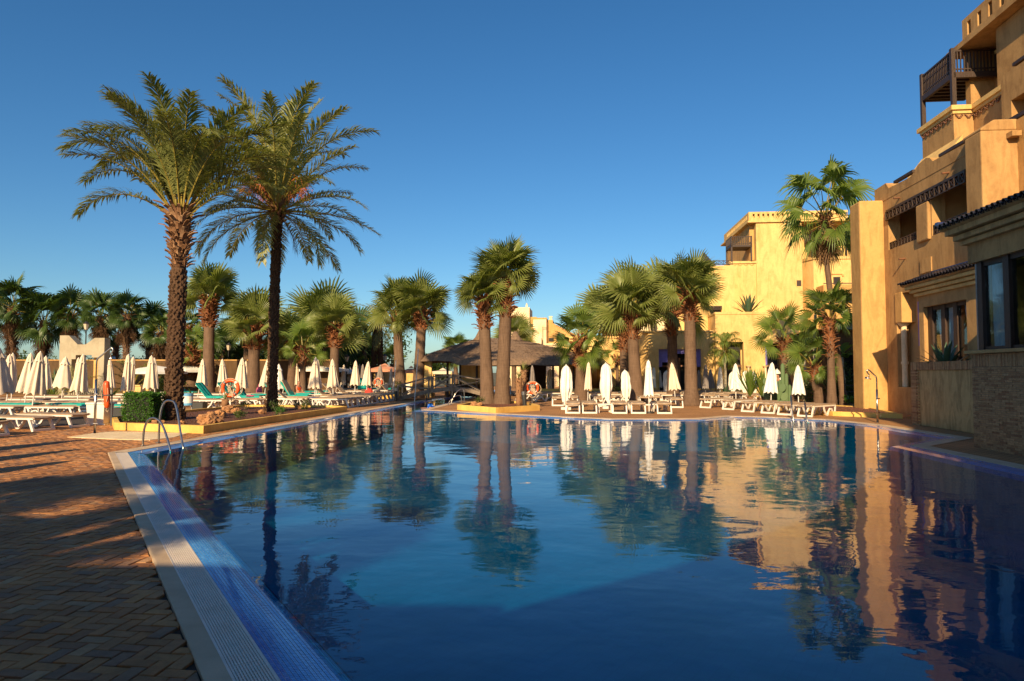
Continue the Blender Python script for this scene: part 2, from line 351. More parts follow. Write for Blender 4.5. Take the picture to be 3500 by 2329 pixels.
# herringbone pavers
bw=.0925; rot=R(-6.5); cr,sr=math.cos(rot),math.sin(rot)
K0,K1,K2=[Vector(k) for k in K[:3]]
def clip(poly,a,b):  # keep the side left of a->b
    out=[]; n=len(poly); d=b-a
    s=[d.x*(p.y-a.y)-d.y*(p.x-a.x) for p in poly]
    for i in range(n):
        j=(i+1)%n
        if s[i]>=0: out.append(poly[i])
        if (s[i]>=0)!=(s[j]>=0): out.append(poly[i].lerp(poly[j],s[i]/(s[i]-s[j])))
    return out
pav=[]; g=.004
for i in range(-340,340):
    for j in range(-90,90):
        for kind in (0,1):
            bx=i+4*j; by=i
            if kind==0: rc=(bx,by,bx+2,by+1)
            else: rc=(bx,by+1,bx+1,by+3)
            cx=(rc[0]+rc[2])/2*bw; cy=(rc[1]+rc[3])/2*bw
            wx=cx*cr-cy*sr; wy=cx*sr+cy*cr
            if wy<2.3 or wy>YP-.02 or wx<-.80*wy-.6 or wx>0: continue
            a,b=(K0,K1) if wy<13.2 else (K1,K2)
            d=b-a
            if d.x*(wy-a.y)-d.y*(wx-a.x)<-.12: continue
            cs=[(rc[0]*bw+g,rc[1]*bw+g),(rc[2]*bw-g,rc[1]*bw+g),(rc[2]*bw-g,rc[3]*bw-g),(rc[0]*bw+g,rc[3]*bw-g)]
            pl=[Vector((x*cr-y*sr,x*sr+y*cr)) for x,y in cs]
            nrm=Vector((-(b-a).normalized().y,(b-a).normalized().x))
            e=.012+random.uniform(0,.018)
            pl=clip(pl,a+nrm*e,b+nrm*e)
            if wy>YP-.2: pl=[Vector((p.x,min(p.y,YP))) for p in pl]
            if len(pl)<3: continue
            pav.append((wy,wx,pl))
pav.sort(key=lambda q:math.hypot(q[0],q[1]))
def pavmesh(mb,pl,ox=0,oy=0):
    n=len(pl); zt=random.uniform(-.003,.003); tx,ty=random.uniform(-.02,.02),random.uniform(-.02,.02)
    c=sum(pl,Vector((0,0)))/n
    top=[];mid=[];bot=[]
    for p in pl:
        q=p+(c-p).normalized()*.005; z=zt+(p.x-c.x)*tx+(p.y-c.y)*ty
        top.append((q.x-ox,q.y-oy,z)); mid.append((p.x-ox,p.y-oy,z-.004)); bot.append((p.x-ox,p.y-oy,-.018))
    mb.add(top+mid+bot,[tuple(range(n))]+[(n+i,n+(i+1)%n,(i+1)%n,i) for i in range(n)]+[(2*n+i,2*n+(i+1)%n,n+(i+1)%n,n+i) for i in range(n)])
pdeck=tag(thing('herringbone_paving',None,None),kind='structure')
vis=[q for q in pav if q[0]>3.0 and q[1]>-.78*q[0]-.1]; near=vis[:300]; ns=set(id(q) for q in near)
for q in near:
    mb=MB(); c=sum(q[2],Vector((0,0)))/len(q[2]); pavmesh(mb,q[2],c.x,c.y)
    o=mb.build('paver',M['paver'],pdeck); o.location=(c.x,c.y,0)
mb=MB()
for q in pav:
    if id(q) not in ns: pavmesh(mb,q[2])
tag(mb.build('pavers',M['paver'],pdeck),kind='stuff')
# pool edges: coping, mosaic beach, basin
o0,o31,o45,o58,o64=offs(K,0),offs(K,.31),offs(K,.5),offs(K,.62),offs(K,.70)
n=len(K)
def strip(mb,A,za,B,zb,rng):
    for i in rng:
        j=(i+1)%n; mb.add([(*A[i],za),(*A[j],za),(*B[j],zb),(*B[i],zb)],[(0,1,2,3)])
pool=tag(thing('pool',None,None),kind='structure')
mb=MB(); rg=range(1,n); og=offs(K,-.015)
strip(mb,og,-.03,og,.012,rg); strip(mb,og,.012,o0,.014,rg); strip(mb,o0,.014,o31,.010,rg); strip(mb,o31,.010,o31,-.01,rg)
a10=offs(K,.105)
strip(mb,og,-.03,og,.010,[0]); strip(mb,og,.010,o0,.014,[0]); strip(mb,o0,.014,a10,.010,[0]); strip(mb,a10,.010,a10,-.05,[0])
mb.build('coping',M['coping'],pool)
mb=MB(); strip(mb,o31,.002,o45,-.012,rg); strip(mb,o45,-.012,o58,-.035,rg); strip(mb,o58,-.035,o64,-.10,rg)
mb.build('mosaic_edge',M['edge'],pool)
prof=[(.311,.004),(.36,.003),(.42,-.003),(.48,-.012),(.53,-.023),(.575,-.030),(.62,-.041),(.655,-.062),(.68,-.085),(.70,-.125)]
def pz(t):
    for (a,za),(b,zb) in zip(prof,prof[1:]):
        if t<=b: return za+(zb-za)*(t-a)/(b-a)
    return prof[-1][1]
mb=MB()
for (a,za),(b,zb) in zip(prof,prof[1:]): strip(mb,offs(K,a),za-.0025,offs(K,b),zb-.0025,[0])
mb.build('grout_bed',M['grout'],pool)
mb=MB(); o66=offs(K,.715); strip(mb,o64,-.10,o66,-1.0,range(n)); mb.build('basin_wall',M['basin'],pool)
fl=sheet('pool_floor',[(-40,-20),(40,-20),(40,70),(-40,70)],[],-1.0,M['basin']); fl.parent=pool
wt=sheet('water',[tuple(p) for p in offs(K,.45)],[],-.035,M['water'],'blue swimming pool water with gentle ripples')
# mosaic tiles of the near edge, one by one
U=(K1-K0).normalized(); Nn=Vector((U.y,-U.x)); LEN=(K1-K0).length
m1=offs(K,1.0)[1]-K1; sl1=m1.dot(U)       # how much a row shortens at the corner
tiles=[]; tp=.0232
t=.313
rows=[]
while t<.69: rows.append(t); t+=tp
for r,t in enumerate(rows):
    s=1.5+ (0)
    smax=LEN+sl1*t
    k=0
    while s<smax-.005:
        s2=min(s+tp,smax); c=K0+U*((s+s2)/2)+Nn*(t+tp/2)
        tiles.append((c.length,c,t,s2-s)); s+=tp
tiles.sort(key=lambda q:q[0])
def tilev(t,ds,h=0.0):
    a=ds/2-.0018; b0=-tp/2+.0018; b1=tp/2-.0018
    z0=pz(t+.0011);z1=pz(t+tp-.0011)
    return a,b0,b1,z0,z1
def tileadd(mb,c,t,ds,world=True):
    a,b0,b1,z0,z1=tilev(t,ds)
    def P(u,w,z):
        q=U*u+Nn*w
        return (q.x+(c.x if world else 0),q.y+(c.y if world else 0),z)
    dz=random.uniform(-.0006,.0006)
    mb.add([P(-a,b0,z0+dz),P(a,b0,z0+dz),P(a,b1,z1+dz),P(-a,b1,z1+dz),P(-a,b0,z0-.004),P(a,b0,z0-.004),P(a,b1,z1-.004),P(-a,b1,z1-.004)],
      [(3,2,1,0),(0,1,5,4),(1,2,6,5),(2,3,7,6),(3,0,4,7)])
inview=[q for q in tiles if q[1].y>3.35 and q[1].x>-.76*q[1].y]
sel=inview[:290]; sid=set(id(q) for q in sel); cache={}
for q in sel:
    key=(round(q[2],3),round(q[3],3))
    if key not in cache:
        mb=MB(); tileadd(mb,q[1],q[2],q[3],False); cache[key]=mb.mesh('mosaic_tile',M['tile'])
    o=put('mosaic_tile',cache[key],pool,Matrix.Translation((q[1].x,q[1].y,0)))
mb=MB()
for q in tiles:
    if id(q) not in sid: tileadd(mb,q[1],q[2],q[3])
tag(mb.build('mosaic_tiles',M['tile'],pool),kind='stuff')
# overflow grate
gr=thing('overflow_grate','pale slotted overflow grate between the coping and the blue mosaic','grate',(K0.x,K0.y,0),math.atan2(U.y,U.x))
gm=MB().box(-1,LEN+.02,-.306,-.105,-.08,-.045); gm.build('gutter_channel',M['black'],gr)
pitch=.2/13
s=1.2; mod=1.0
while s<LEN-.05:
    e=min(s+mod-.004,LEN+sl1*.2)
    for k in range(13):
        y=-.107-pitch*(k+.5); w=.0043 if k not in(0,12) else .0060
        MB().box(s,e,y-w,y+w,-.012,.007).build('slat',M['grate'],gr)
    s+=mod
mb=MB(); s=1.2
while s<LEN:
    mb.box(s,s+.011,-.305,-.106,-.02,.001); s+=.034
mb.box(1.2,LEN,-.1105,-.1055,-.03,.011); mb.box(1.2,LEN,-.3095,-.304,-.03,.006)
tag(mb.build('ribs',M['grate'],gr),kind='stuff')
# ---------------------------------------------------------------- buildings
def bldg(name,label,cat,ox,oy):
    t=thing(name,label,cat,l2w(ox,oy),-PH); o=(ox,oy,0)
    def part(mb,nm,mat,par=None,**k):
        q=mb.build(nm,mat,par or t,origin=o if par is None or par==t else o,**k); return q
    return t,part
def lattice(mb,axis,c,a0,a1,z0,z1,th=.05,cell=None,fr=.035):
    cell=cell or (z1-z0)
    def P(a,z): return (c,a,z) if axis=='x' else (a,c,z)
    up=(1,0,0) if axis=='x' else (0,1,0)
    for z in (z0+fr/2,z1-fr/2): mb.bar(P(a0,z),P(a1,z),fr,th,up)
    k=max(1,round((a1-a0)/cell)); d=(a1-a0)/k
    for i in range(k+1): mb.bar(P(a0+i*d,z0),P(a0+i*d,z1),fr,th,up)
    for i in range(k):
        mb.bar(P(a0+i*d,z0),P(a0+i*d+d,z1),fr*.8,th*.7,up); mb.bar(P(a0+i*d+d,z0),P(a0+i*d,z1),fr*.8,th*.66,up)
def spout(part,x,y,z,dx=-.28,par=None):
    mb=MB(); mb.tube([(x,y,z),(x+dx,y-.02,z-.03)],.035,8); part(mb,'water_spout',M['beamwood'])
# near wing of the hotel
hw,P=bldg('hotel_wing','large ochre plaster hotel wing with dark wooden lattice balconies rising above the poolside restaurant','hotel',12.5,24)
P(MB().box(11.2,12.2,28,29,0,8.36),'buttress',M['ochre'],bevel=.07)
P(MB().wall('x',12.1,12.55,21.7,28.0,0,8.62,[(25.24,27.6,6.29,7.8),(22.2,24.35,6.2,7.8),(25.2,27.1,1.0,4.5)]),'facade_wall',M['ochre_dim'])
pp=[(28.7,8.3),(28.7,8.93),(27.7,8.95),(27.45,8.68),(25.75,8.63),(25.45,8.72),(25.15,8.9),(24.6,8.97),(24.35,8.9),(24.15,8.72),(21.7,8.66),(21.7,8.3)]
P(MB().extr(pp,12.085,12.57,'x'),'parapet',M['ochre_dim'])
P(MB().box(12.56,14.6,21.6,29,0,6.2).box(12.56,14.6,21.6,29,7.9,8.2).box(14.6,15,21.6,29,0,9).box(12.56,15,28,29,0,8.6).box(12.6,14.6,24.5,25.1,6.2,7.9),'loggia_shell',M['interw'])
P(MB().box(12.2,12.34,25.8,27.3,8.82,8.92),'parapet_rail',M['wood']); P(MB().box(12.2,12.34,22.4,24.0,8.80,8.9),'parapet_rail',M['wood'])
mb=MB();lattice(mb,'x',12.06,22.2,27.66,7.45,7.8,.07,.3);mb.box(12.04,12.2,22.2,27.66,7.80,7.86);P(mb,'lattice_beam',M['wood'])
mb=MB();lattice(mb,'x',12.16,25.24,27.6,6.28,6.58,.06,.24);P(mb,'lattice_rail',M['wood'])
mb=MB();lattice(mb,'x',12.16,22.2,24.35,6.22,6.56,.06,.24);P(mb,'lattice_rail',M['wood'])
P(MB().box(12.55,12.75,24.6,24.9,6.2,7.6),'post',M['ochre_dim'])
P(MB().box(12.06,12.1,24.4,25.16,5.0,5.5),'wall_panel',M['ochre_dim'],bevel=.01)
P(MB().box(12.0,12.6,24.42,25.24,6.1,7.43),'balcony_pier',M['ochre_dim'],bevel=.05)
P(MB().prism([(11.8,20.88),(12.85,20.88),(12.85,21.72),(11.8,21.72)],0,8.62).extr([(11.82,8.62),(12.84,8.62),(12.84,8.95),(12.2,8.95),(11.82,8.7)],20.9,21.9,'y'),'pilaster',M['ochre_dim'],bevel=.06)
P(MB().box(12.5,12.76,20.6,20.87,8.35,8.5),'scupper',M['ochre_dim'])
P(MB().wall('x',12.8,13.3,15,20.88,0,8.9,[(18.4,20.55,6.9,7.95)]).box(14.4,14.6,15,20.9,6,8.5).box(13.3,14.6,15,20.9,6.7,6.85),'facade_wall',M['ochre'])
mb=MB();lattice(mb,'x',12.86,18.4,20.55,7.65,7.95,.07,.3);P(mb,'lattice_beam',M['wood'])
mb=MB();lattice(mb,'x',12.83,18.4,20.55,6.9,7.15,.06,.22);P(mb,'carved_rail',M['yellow'])
for y,z in ((26.6,8.1),(23.2,8.05),(26.3,5.75)): spout(P,12.15,y,z)
P(MB().tube([(12.3,26.98,1.0),(12.3,26.98,3.28)],.10,16).tube([(12.3,26.98,3.28),(12.3,26.98,3.36),(12.3,26.98,3.40)],[.12,.2,.22],16).tube([(12.3,26.98,1.85),(12.3,26.98,1.95)],.13,16),'column',M['cream'],smooth=False)
P(MB().box(12.06,12.6,26.6,27.14,3.4,4.55),'corbel_block',M['ochre'],bevel=.03)
P(MB().box(12.6,12.72,25.2,26.6,1,4.5),'recess_wall',M['ochre'])
P(MB().box(12.3,12.5,25.5,25.9,2.5,4.1),'purple_panel',M['pur'])
# upper storeys
P(MB().box(13.2,16,24.9,27.1,8,10.6),'stair_tower',M['ochre_dim'],bevel=.02)
def stepfrieze(mb,axis,c,a0,a1,z,out,step=.3):
    k=max(1,int((a1-a0)/step)); d=(a1-a0)/k; h=.045
    for i in range(k):
        m=a0+(i+.5)*d
        for q,(w,zz) in enumerate(((.20,0),(.12,-h),(.05,-2*h))):
            for sg in (-1,1):
                a=m+sg*w*d/.3*.5
                if axis=='x': mb.box(c-out,c,a-.022,a+.022,z+zz-h,z+zz)
                else: mb.box(a-.022,a+.022,c-out,c,z+zz-h,z+zz)
P(MB().box(13.08,16,24.78,27.25,10.72,10.88).box(13.15,16,24.85,27.15,10.6,10.72).box(13.74,16,20,24.78,10.72,10.88).box(13.8,16,20,24.85,10.6,10.72),'cornice',M['yellow'])
mb=MB(); stepfrieze(mb,'x',13.2,24.92,27.1,10.57,.05); stepfrieze(mb,'y',24.9,13.22,13.84,10.57,.05); stepfrieze(mb,'x',13.86,22.7,24.88,10.57,.05)
tag(P(mb,'stepped_frieze',M['beamwood']),kind='stuff')
P(MB().box(13.86,16,20,24.9,7.8,10.6),'upper_wall',M['ochre_dim'])
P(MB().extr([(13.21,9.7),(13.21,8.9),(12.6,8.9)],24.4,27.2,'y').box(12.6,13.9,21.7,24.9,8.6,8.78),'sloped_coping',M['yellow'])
P(MB().wall('x',13.5,14.3,17,22.7,7.8,10.95,[(21.3,22.25,9.45,10.0)]).box(13.5,14.3,22.7,22.72,7.8,10.9),'upper_block',M['ochre_dim'])
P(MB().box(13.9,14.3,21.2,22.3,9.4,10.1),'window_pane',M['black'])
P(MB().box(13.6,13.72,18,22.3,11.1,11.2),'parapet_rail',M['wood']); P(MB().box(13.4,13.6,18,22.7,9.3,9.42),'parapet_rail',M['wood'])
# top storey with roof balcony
P(MB().box(13.86,17,17,23.5,10.88,12.9).box(14.7,17,23.5,25.4,10.88,12.9).box(13.9,14.7,25.1,25.4,10.88,12.9),'top_storey_wall',M['ochre_dim'])
P(MB().box(13.45,17.3,17,25.75,12.92,13.12).box(13.6,17.2,17,25.6,13.12,13.22),'roof_moulding',M['ochre_dim'])
sl_=[(y-.11,y+.11,13.5,13.98) for y in [25.0-.62*i for i in range(11)]]
P(MB().wall('x',13.86,14.02,17,25.43,13.22,14.18,sl_).box(14.16,14.3,17,25.3,13.22,14.18).box(14.02,17,25.27,25.43,13.22,14.18),'slotted_parapet',M['ochre_dim'])
P(MB().box(14.6,14.72,23.75,24.55,11.1,12.6),'balcony_door',M['wood']); P(MB().box(14.58,14.6,23.85,24.1,11.3,12.5).box(14.58,14.6,24.2,24.45,11.3,12.5),'door_glass',M['glass'])
P(MB().box(14.5,14.72,23.6,24.7,12.6,12.7),'door_hood',M['yellow'])
for y,z in ((24.75,12.65),(25.5,11.3)): P(MB().tube([(14.66 if z>12 else 13.5,y,z-.1),(14.66 if z>12 else 13.5,y,z+.1)],.06,8),'wall_lamp',M['orange'])
# roof balcony of dark timber
P(MB().box(13.2,14.72,24.86,26.98,12.02,12.08),'balcony_floor',M['beamwood'])
mb=MB().box(13.14,13.26,24.82,27.02,11.86,12.05).box(13.2,14.72,24.8,24.92,11.86,12.05).box(13.2,14.72,26.9,27.02,11.86,12.05)
for i in range(6): mb.box(13.26,14.7,25.15+i*.32,25.24+i*.32,11.88,12.02)
P(mb,'floor_beams',M['wood'])
for x,y in ((13.2,24.87),(13.2,26.96)): P(MB().box(x-.07,x+.07,y-.07,y+.07,10.88,12.92),'post',M['wood'])
P(MB().box(14.6,14.7,24.82,24.9,12.05,12.86),'post',M['wood'])
P(MB().box(13.17,13.23,24.94,26.89,12.80,12.86).box(13.27,14.6,24.84,24.9,12.80,12.86).box(13.18,13.22,24.94,26.89,12.16,12.20).box(13.27,14.6,24.85,24.89,12.16,12.20).box(13.18,13.22,24.94,26.89,12.55,12.57),'handrail',M['wood'])
bx=MB().box(-.018,.018,-.018,.018,12.05,12.8).mesh('baluster',M['wood'])
for i in range(18): put('baluster',bx,hw,Matrix.Translation((13.2-12.5,25.03+i*.105-24,0)))
for i in range(11): put('baluster',bx,hw,Matrix.Translation((13.36+i*.112-12.5,24.87-24,0)))
# poolside restaurant: front pavilion and set-back pavilion
ra,PA=bldg('restaurant_pavilion','poolside restaurant pavilion with thin brick base, tall dark framed window and glazed tile eaves','building',8.2,15.1)
PA(MB().box(8.225,8.6,6,15.075,0,1.87).box(8.6,12,14.8,15.07,0,1.87),'base_wall',M['mortar'])
PA(MB().box(8.11,8.75,6,15.2,1.93,2.0),'window_sill',M['ochre_dim'],bevel=.01)
PA(MB().box(8.2,8.6,6,15.1,3.82,4.22).box(8.6,11,14.8,15.1,2.0,4.22).box(8.95,11,6,15,3.82,3.9).box(8.6,9.0,6,14.8,3.80,3.83),'lintel_wall',M['ochre_dim'])
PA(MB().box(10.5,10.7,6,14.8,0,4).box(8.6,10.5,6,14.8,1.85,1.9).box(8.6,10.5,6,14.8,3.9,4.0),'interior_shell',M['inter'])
for i,(dx,z0,z1) in enumerate(((.10,4.22,4.32),(.19,4.33,4.44),(.30,4.46,4.58))):
    PA(MB().box(8.2-dx,9,6,15.1+dx,z0,z1),'cornice_step',M['stainwall'],bevel=.012)
# window frame
wf=PA(MB().box(8.3,8.4,6,15.0,2.0,2.07).box(8.3,8.4,6,15.0,3.72,3.82),'window_frame',M['wood'])
for y0,y1 in ((14.76,14.92),(13.88,14.06),(12.2,12.38),(10.8,11.0)): PA(MB().box(8.27,8.42,y0,y1,2.0,3.82),'mullion',M['wood'])
for y0,y1 in ((14.07,14.75),(12.39,13.87),(11.01,12.19)): PA(MB().box(8.335,8.345,y0,y1,2.07,3.72),'pane',M['glass'])
PA(MB().box(8.27,8.31,14.93,14.98,2.0,3.8),'corner_strip',M['grey'])
def curtain(mb,x,y0,y1,z0,z1,tie=False):
    vs=[];fs=[];N=40;Q=10
    for i in range(Q+1):
        t=i/Q; z=z1+(z0-z1)*t
        yy=y0+(y1-y0)*(1-.75*t) if tie else y1
        for j in range(N+1):
            s=j/N; vs.append((x+.022*math.sin(s*34+.6*math.sin(3*t)),y0+(yy-y0)*s,z))
    for i in range(Q):
        for j in range(N): a=i*(N+1)+j; fs.append((a,a+1,a+N+2,a+N+1))
    mb.add(vs,fs)
mb=MB();curtain(mb,8.45,14.07,14.72,2.05,3.74);PA(mb,'curtain',M['curtain'],smooth=True)
# tiles along an eave: half-round covers in rows up the slope
def half(r0,r1,L,th=.012):
    mb=MB();vs=[];N=7
    for (x,r) in ((0,r0),(L,r1)):
        for rr in (r,r-th):
            for j in range(N): a=math.pi*j/(N-1); vs.append((x,-rr*math.cos(a),rr*math.sin(a)))
    fs=[]
    for j in range(N-1):
        fs.append((j,j+1,2*N+j+1,2*N+j)); fs.append((N+j+1,N+j,3*N+j,3*N+j+1)); fs.append((j+1,j,N+j,N+j+1)); fs.append((2*N+j,2*N+j+1,3*N+j+1,3*N+j))
    return mb.add(vs,fs)
def eave(part,root,ox,oy,x0,z0,y0,y1,sp,rows,L,slope,mat,r=.065):
    cover=half(r,r*.85,L*1.12).mesh('roof_tile',mat)
    pan=half(r*1.05,r*.95,L*1.12).mesh('roof_tile',mat)
    k=int((y1-y0)/sp)
    for i in range(k+1):
        for q in range(rows):
            x=x0+q*L*math.cos(slope); z=z0+q*L*math.sin(slope)
            put('roof_tile',cover,root,Matrix.Translation((x-ox,y1-i*sp-oy,z+.03))@Matrix.Rotation(-slope+.05,4,'Y'))
        for q in range(rows):
            x=x0+.03+q*L*math.cos(slope); z=z0+q*L*math.sin(slope)
            put('roof_tile',pan,root,Matrix.Translation((x-ox,y1-(i+.5)*sp-oy,z+.045))@Matrix.Rotation(-slope,4,'Y')@Matrix.Rotation(math.pi,4,'X'))
def roofbed(part,x0,z0,x1,z1,y0,y1):
    part(MB().extr([(x0,z0-.03),(x1,z1-.03),(x1,z0-.08),(x0+.1,z0-.08)],y0,y1,'y'),'roof_slope',M['stainwall'])
sa=math.atan(.22)
eave(PA,ra,8.2,15.1,7.74,4.62,10.2,15.42,.168,2,.3,sa,M['rooftile'])
roofbed(PA,7.80,4.66,8.45,4.66+.65*.22,9.9,15.5)
PA(MB().box(8.36,8.5,9.9,15.5,4.80,4.87).box(7.8,8.4,15.46,15.58,4.68,4.80),'ridge_cap',M['ridge'])
PA(MB().box(8.45,12,6,15.3,4.55,4.8),'flat_roof',M['ochre_dim'])
# bricks of the base wall, laid singly
def brickwall(root,ox,oy,x,y0,y1,z0,z1,h=.038,L=.20,j=.007,keep=300,solz=None,mat='brick'):
    items=[]; z=z0;r=0
    while z+h<=z1+.001:
        y=y1-(L/2 if r%2 else 0)
        yy=[y1] 
        while y>y0: yy.append(y) if y<y1 else None; y-=L
        yy.append(y0)
        for a,b in zip(yy,yy[1:]):
            if a-b>.03: items.append((b+j/2,a-j/2,z,z+h-j))
        z+=h;r+=1
    if solz:
        y=y1
        while y>y0+.03: items.append((y-.045+j/2,y-j/2,solz[0],solz[1]-j)); y-=.045
    items.sort(key=lambda b:(y1-b[1])+0*abs(b[2]-1.2))
    rest=MB()
    for i,(a,b,p,q) in enumerate(items):
        d=random.uniform(.0,.010)
        if i<keep: MB().box(x-.012-d,x+.02,a,b,p,q).build('brick',M[mat],root,origin=(ox,oy,0))
        else: rest.box(x-.012-d,x+.02,a,b,p,q)
    if rest.v: tag(rest.build('bricks',M[mat],root,origin=(ox,oy,0)),kind='stuff')
brickwall(ra,8.2,15.1,8.225,12.2,15.1,.0,1.66,h=.0425,L=.22,solz=(1.665,1.93))
PA(MB().box(8.215,8.23,6,12.2,0,1.93),'far_brickwork',M['brick'])
# prohibition sign
sg,PS=bldg('safety_sign','white safety sign with red prohibition circle and red caption on the brick base wall','sign',8.2,12.95)
def put_text(txt,size,loc,mat,parent,rz=-math.pi/2):
    c=bpy.data.curves.new('caption','FONT'); c.body=txt; c.size=size; c.align_x='CENTER'; c.extrude=.0008
    c.materials.append(mat); tmp=bpy.data.objects.new('caption',c); COL.objects.link(tmp); bpy.context.view_layer.update()
    me=bpy.data.meshes.new_from_object(tmp); bpy.data.objects.remove(tmp); me.name='caption'
    if not me.materials: me.materials.append(mat)
    o=bpy.data.objects.new('caption',me); COL.objects.link(o); o.parent=parent
    o.matrix_local=Matrix.Translation(loc)@Matrix.Rotation(rz,4,'Z')@Matrix.Rotation(math.pi/2,4,'X'); return o
PS(MB().box(8.16,8.175,12.79,13.01,1.24,1.545),'panel',M['signw'],bevel=.004)
ring=MB();rv=[];
for k in range(28):
    a=2*math.pi*k/28
    for r in (.062,.082): rv.append((8.157,12.9+r*math.cos(a),1.445+r*math.sin(a)))
ring.add(rv,[(2*k,2*k+1,(2*k+3)%56,(2*k+2)%56) for k in range(28)]); ring.bar((8.1562,12.85,1.495),(8.1562,12.95,1.395),.014,.002,(1,0,0)); PS(ring,'prohibition_ring',M['signr'])
fig=MB(); fig.tube([(8.1582,12.915,1.485),(8.1578,12.915,1.485)],.012,10)
for a,b in (((12.912,1.472),(12.89,1.44)),((12.89,1.44),(12.915,1.415)),((12.915,1.415),(12.9,1.395)),((12.905,1.462),(12.87,1.465)),((12.905,1.462),(12.93,1.44)),((12.89,1.44),(12.868,1.41))): fig.bar((8.158,*a),(8.158,*b),.009,.002,(1,0,0))
PS(fig,'diving_figure',M['black'])
PS(MB().box(8.156,8.16,12.80,13.0,1.252,1.345),'red_caption_panel',M['signr'])
for i,w in enumerate(('PROHIBIDO','CORRER POR','LA PISCINA')): put_text(w,.028,(-.047,-.05,1.318-i*.027),M['signw'],sg)
# set-back pavilion B
rb,PB=bldg('garden_pavilion','set-back ochre pavilion with swagged white curtains under a small dark tiled roof','building',11,23.1)
PB(MB().wall('x',11.0,11.3,18.2,23.1,0,4.12,[(20.4,22.8,1.75,3.62)]).box(11.3,12.1,22.8,23.1,0,4.12),'wall',M['ochre_dim'])
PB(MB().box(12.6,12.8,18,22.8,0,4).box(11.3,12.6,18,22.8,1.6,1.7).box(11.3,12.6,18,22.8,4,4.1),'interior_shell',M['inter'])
PB(MB().box(11.14,11.24,20.4,22.8,1.75,1.85).box(11.14,11.24,20.4,22.8,3.5,3.62),'window_frame',M['wood'])
for y0,y1 in ((22.52,22.8),(21.78,22.0),(21.12,21.32),(20.4,20.5)): PB(MB().box(11.12,11.26,y0,y1,1.75,3.62),'mullion',M['wood'])
for y0,y1 in ((22.01,22.51),(21.33,21.77),(20.51,21.11)): PB(MB().box(11.18,11.19,y0,y1,1.85,3.5),'pane',M['glass'])
for a,b in ((22.0,22.5),(21.78,21.36),(20.5,20.95)):
    mb=MB();curtain(mb,11.24,a,b,1.8,3.55,True);PB(mb,'curtain',M['curtain'],smooth=True)
for dx,z0,z1 in ((.10,3.98,4.08),(.19,4.1,4.2),(.29,4.22,4.32)): PB(MB().box(11.0-dx,12.1,18.2,23.1+dx,z0,z1),'cornice_step',M['yellow'],bevel=.012)
eave(PB,rb,11,23.1,10.55,4.38,18.5,23.45,.165,4,.26,math.atan(.36),M['rooftile'],.062)
roofbed(PB,10.62,4.41,11.75,4.41+1.13*.36,18.2,23.52)
PB(MB().box(11.6,11.72,18.2,23.5,4.80,4.86),'ridge_cap',M['ridge'])
PB(MB().box(11.7,12.09,18.2,23.5,4.2,4.84),'parapet',M['ochre'])
PB(MB().box(11.0,11.05,24,24.05,0,.05),'threshold',M['ochre'])
# planter wall with stained render and brick top
pw,PW=bldg('garden_wall','stained mustard garden wall with soldier brick top beside the pool','wall',9.95,18)
PW(MB().box(9.97,10.35,15.1,21.35,0,1.62).box(10.35,12.05,21.1,21.35,0,1.62),'rendered_wall',M['stainwall'],bevel=.02)
PW(MB().box(10.35,11.0,15.1,21.1,1.3,1.6),'soil',M['soil'])
mb=MB(); y=21.42; k=0
while y>15.15 and k<200:
    q=MB().box(9.93-random.uniform(0,.012),10.25,y-.043,y-.005,1.62,1.845+random.uniform(-.006,.006)); q.build('brick',M['brick'],pw,origin=(9.95,18,0)); y-=.046;k+=1
z=0;r=0
while z<1.6:
    MB().box(9.94-random.uniform(0,.008),10.1,21.15 if r%2 else 21.0,21.45,z,z+.036).build('brick',M['brick'],pw,origin=(9.95,18,0)); z+=.0425;r+=1
# small annex behind the planting, its shade put into dark colours
an,PN=bldg('shaded_annex','low shaded ochre annex behind the banana plants beside the tall buttress','building',14,36)
PN(MB().wall('y',36,36.3,12.6,17,0,3.7,[(13.5,14.1,.3,2.5),(14.35,15.4,2.0,3.0),(14.3,15.3,.2,1.6)]).box(12.6,12.9,36.3,42,0,3.7),'wall',M['shadewall'])
PN(MB().box(12.9,17,36.6,36.9,0,3.6),'interior_shell',M['black'])
PN(MB().extr([(12.3,3.75),(15,4.3),(15,3.7),(12.3,3.7)],35.6,42,'y'),'roof',M['rooftile'])
PN(MB().box(13.0,13.12,35.2,35.3,0,2.1),'column',M['cream'])
PN(MB().box(12.8,17,34.5,34.54,.9,.94).box(12.8,17,34.5,34.54,.6,.63).box(13.4,13.44,34.5,34.54,0,.9).box(14.6,14.64,34.5,34.54,0,.9),'railing',M['cable'])
# middle block, seen square on beyond the pool
mbk,PM=bldg('hotel_block','tall sunlit yellow hotel block with slotted parapet and timber corner balcony behind the palms','hotel',12,47)
PM(MB().box(12.6,15.72,49,58,0,12.06),'tower',M['yellow'],bevel=.04)
PM(MB().box(12.02,18.9,48.85,58,12.06,12.16),'roof_moulding',M['yellow'])
sl_=[(x-.07,x+.07,12.4,12.68) for x in [12.45+.33*i for i in range(20)]]
PM(MB().wall('y',48.95,49.1,12.1,18.8,12.16,12.82,sl_).wall('x',12.1,12.25,49.1,57,12.16,12.82,[(y-.07,y+.07,12.4,12.68) for y in [49.5+.33*i for i in range(20)]]).box(12.25,18.8,49.2,57,12.16,12.78),'slotted_parapet',M['yellow'])
PM(MB().box(12.3,12.62,49.6,57,9.5,12.06),'recess_wall',M['ochre'])
PM(MB().box(10.83,12.62,49.1,57,0,9.2),'stair_tower',M['yellow'],bevel=.03)
PM(MB().box(10.75,12.66,49.0,57,9.2,9.36),'cornice',M['yellow'])
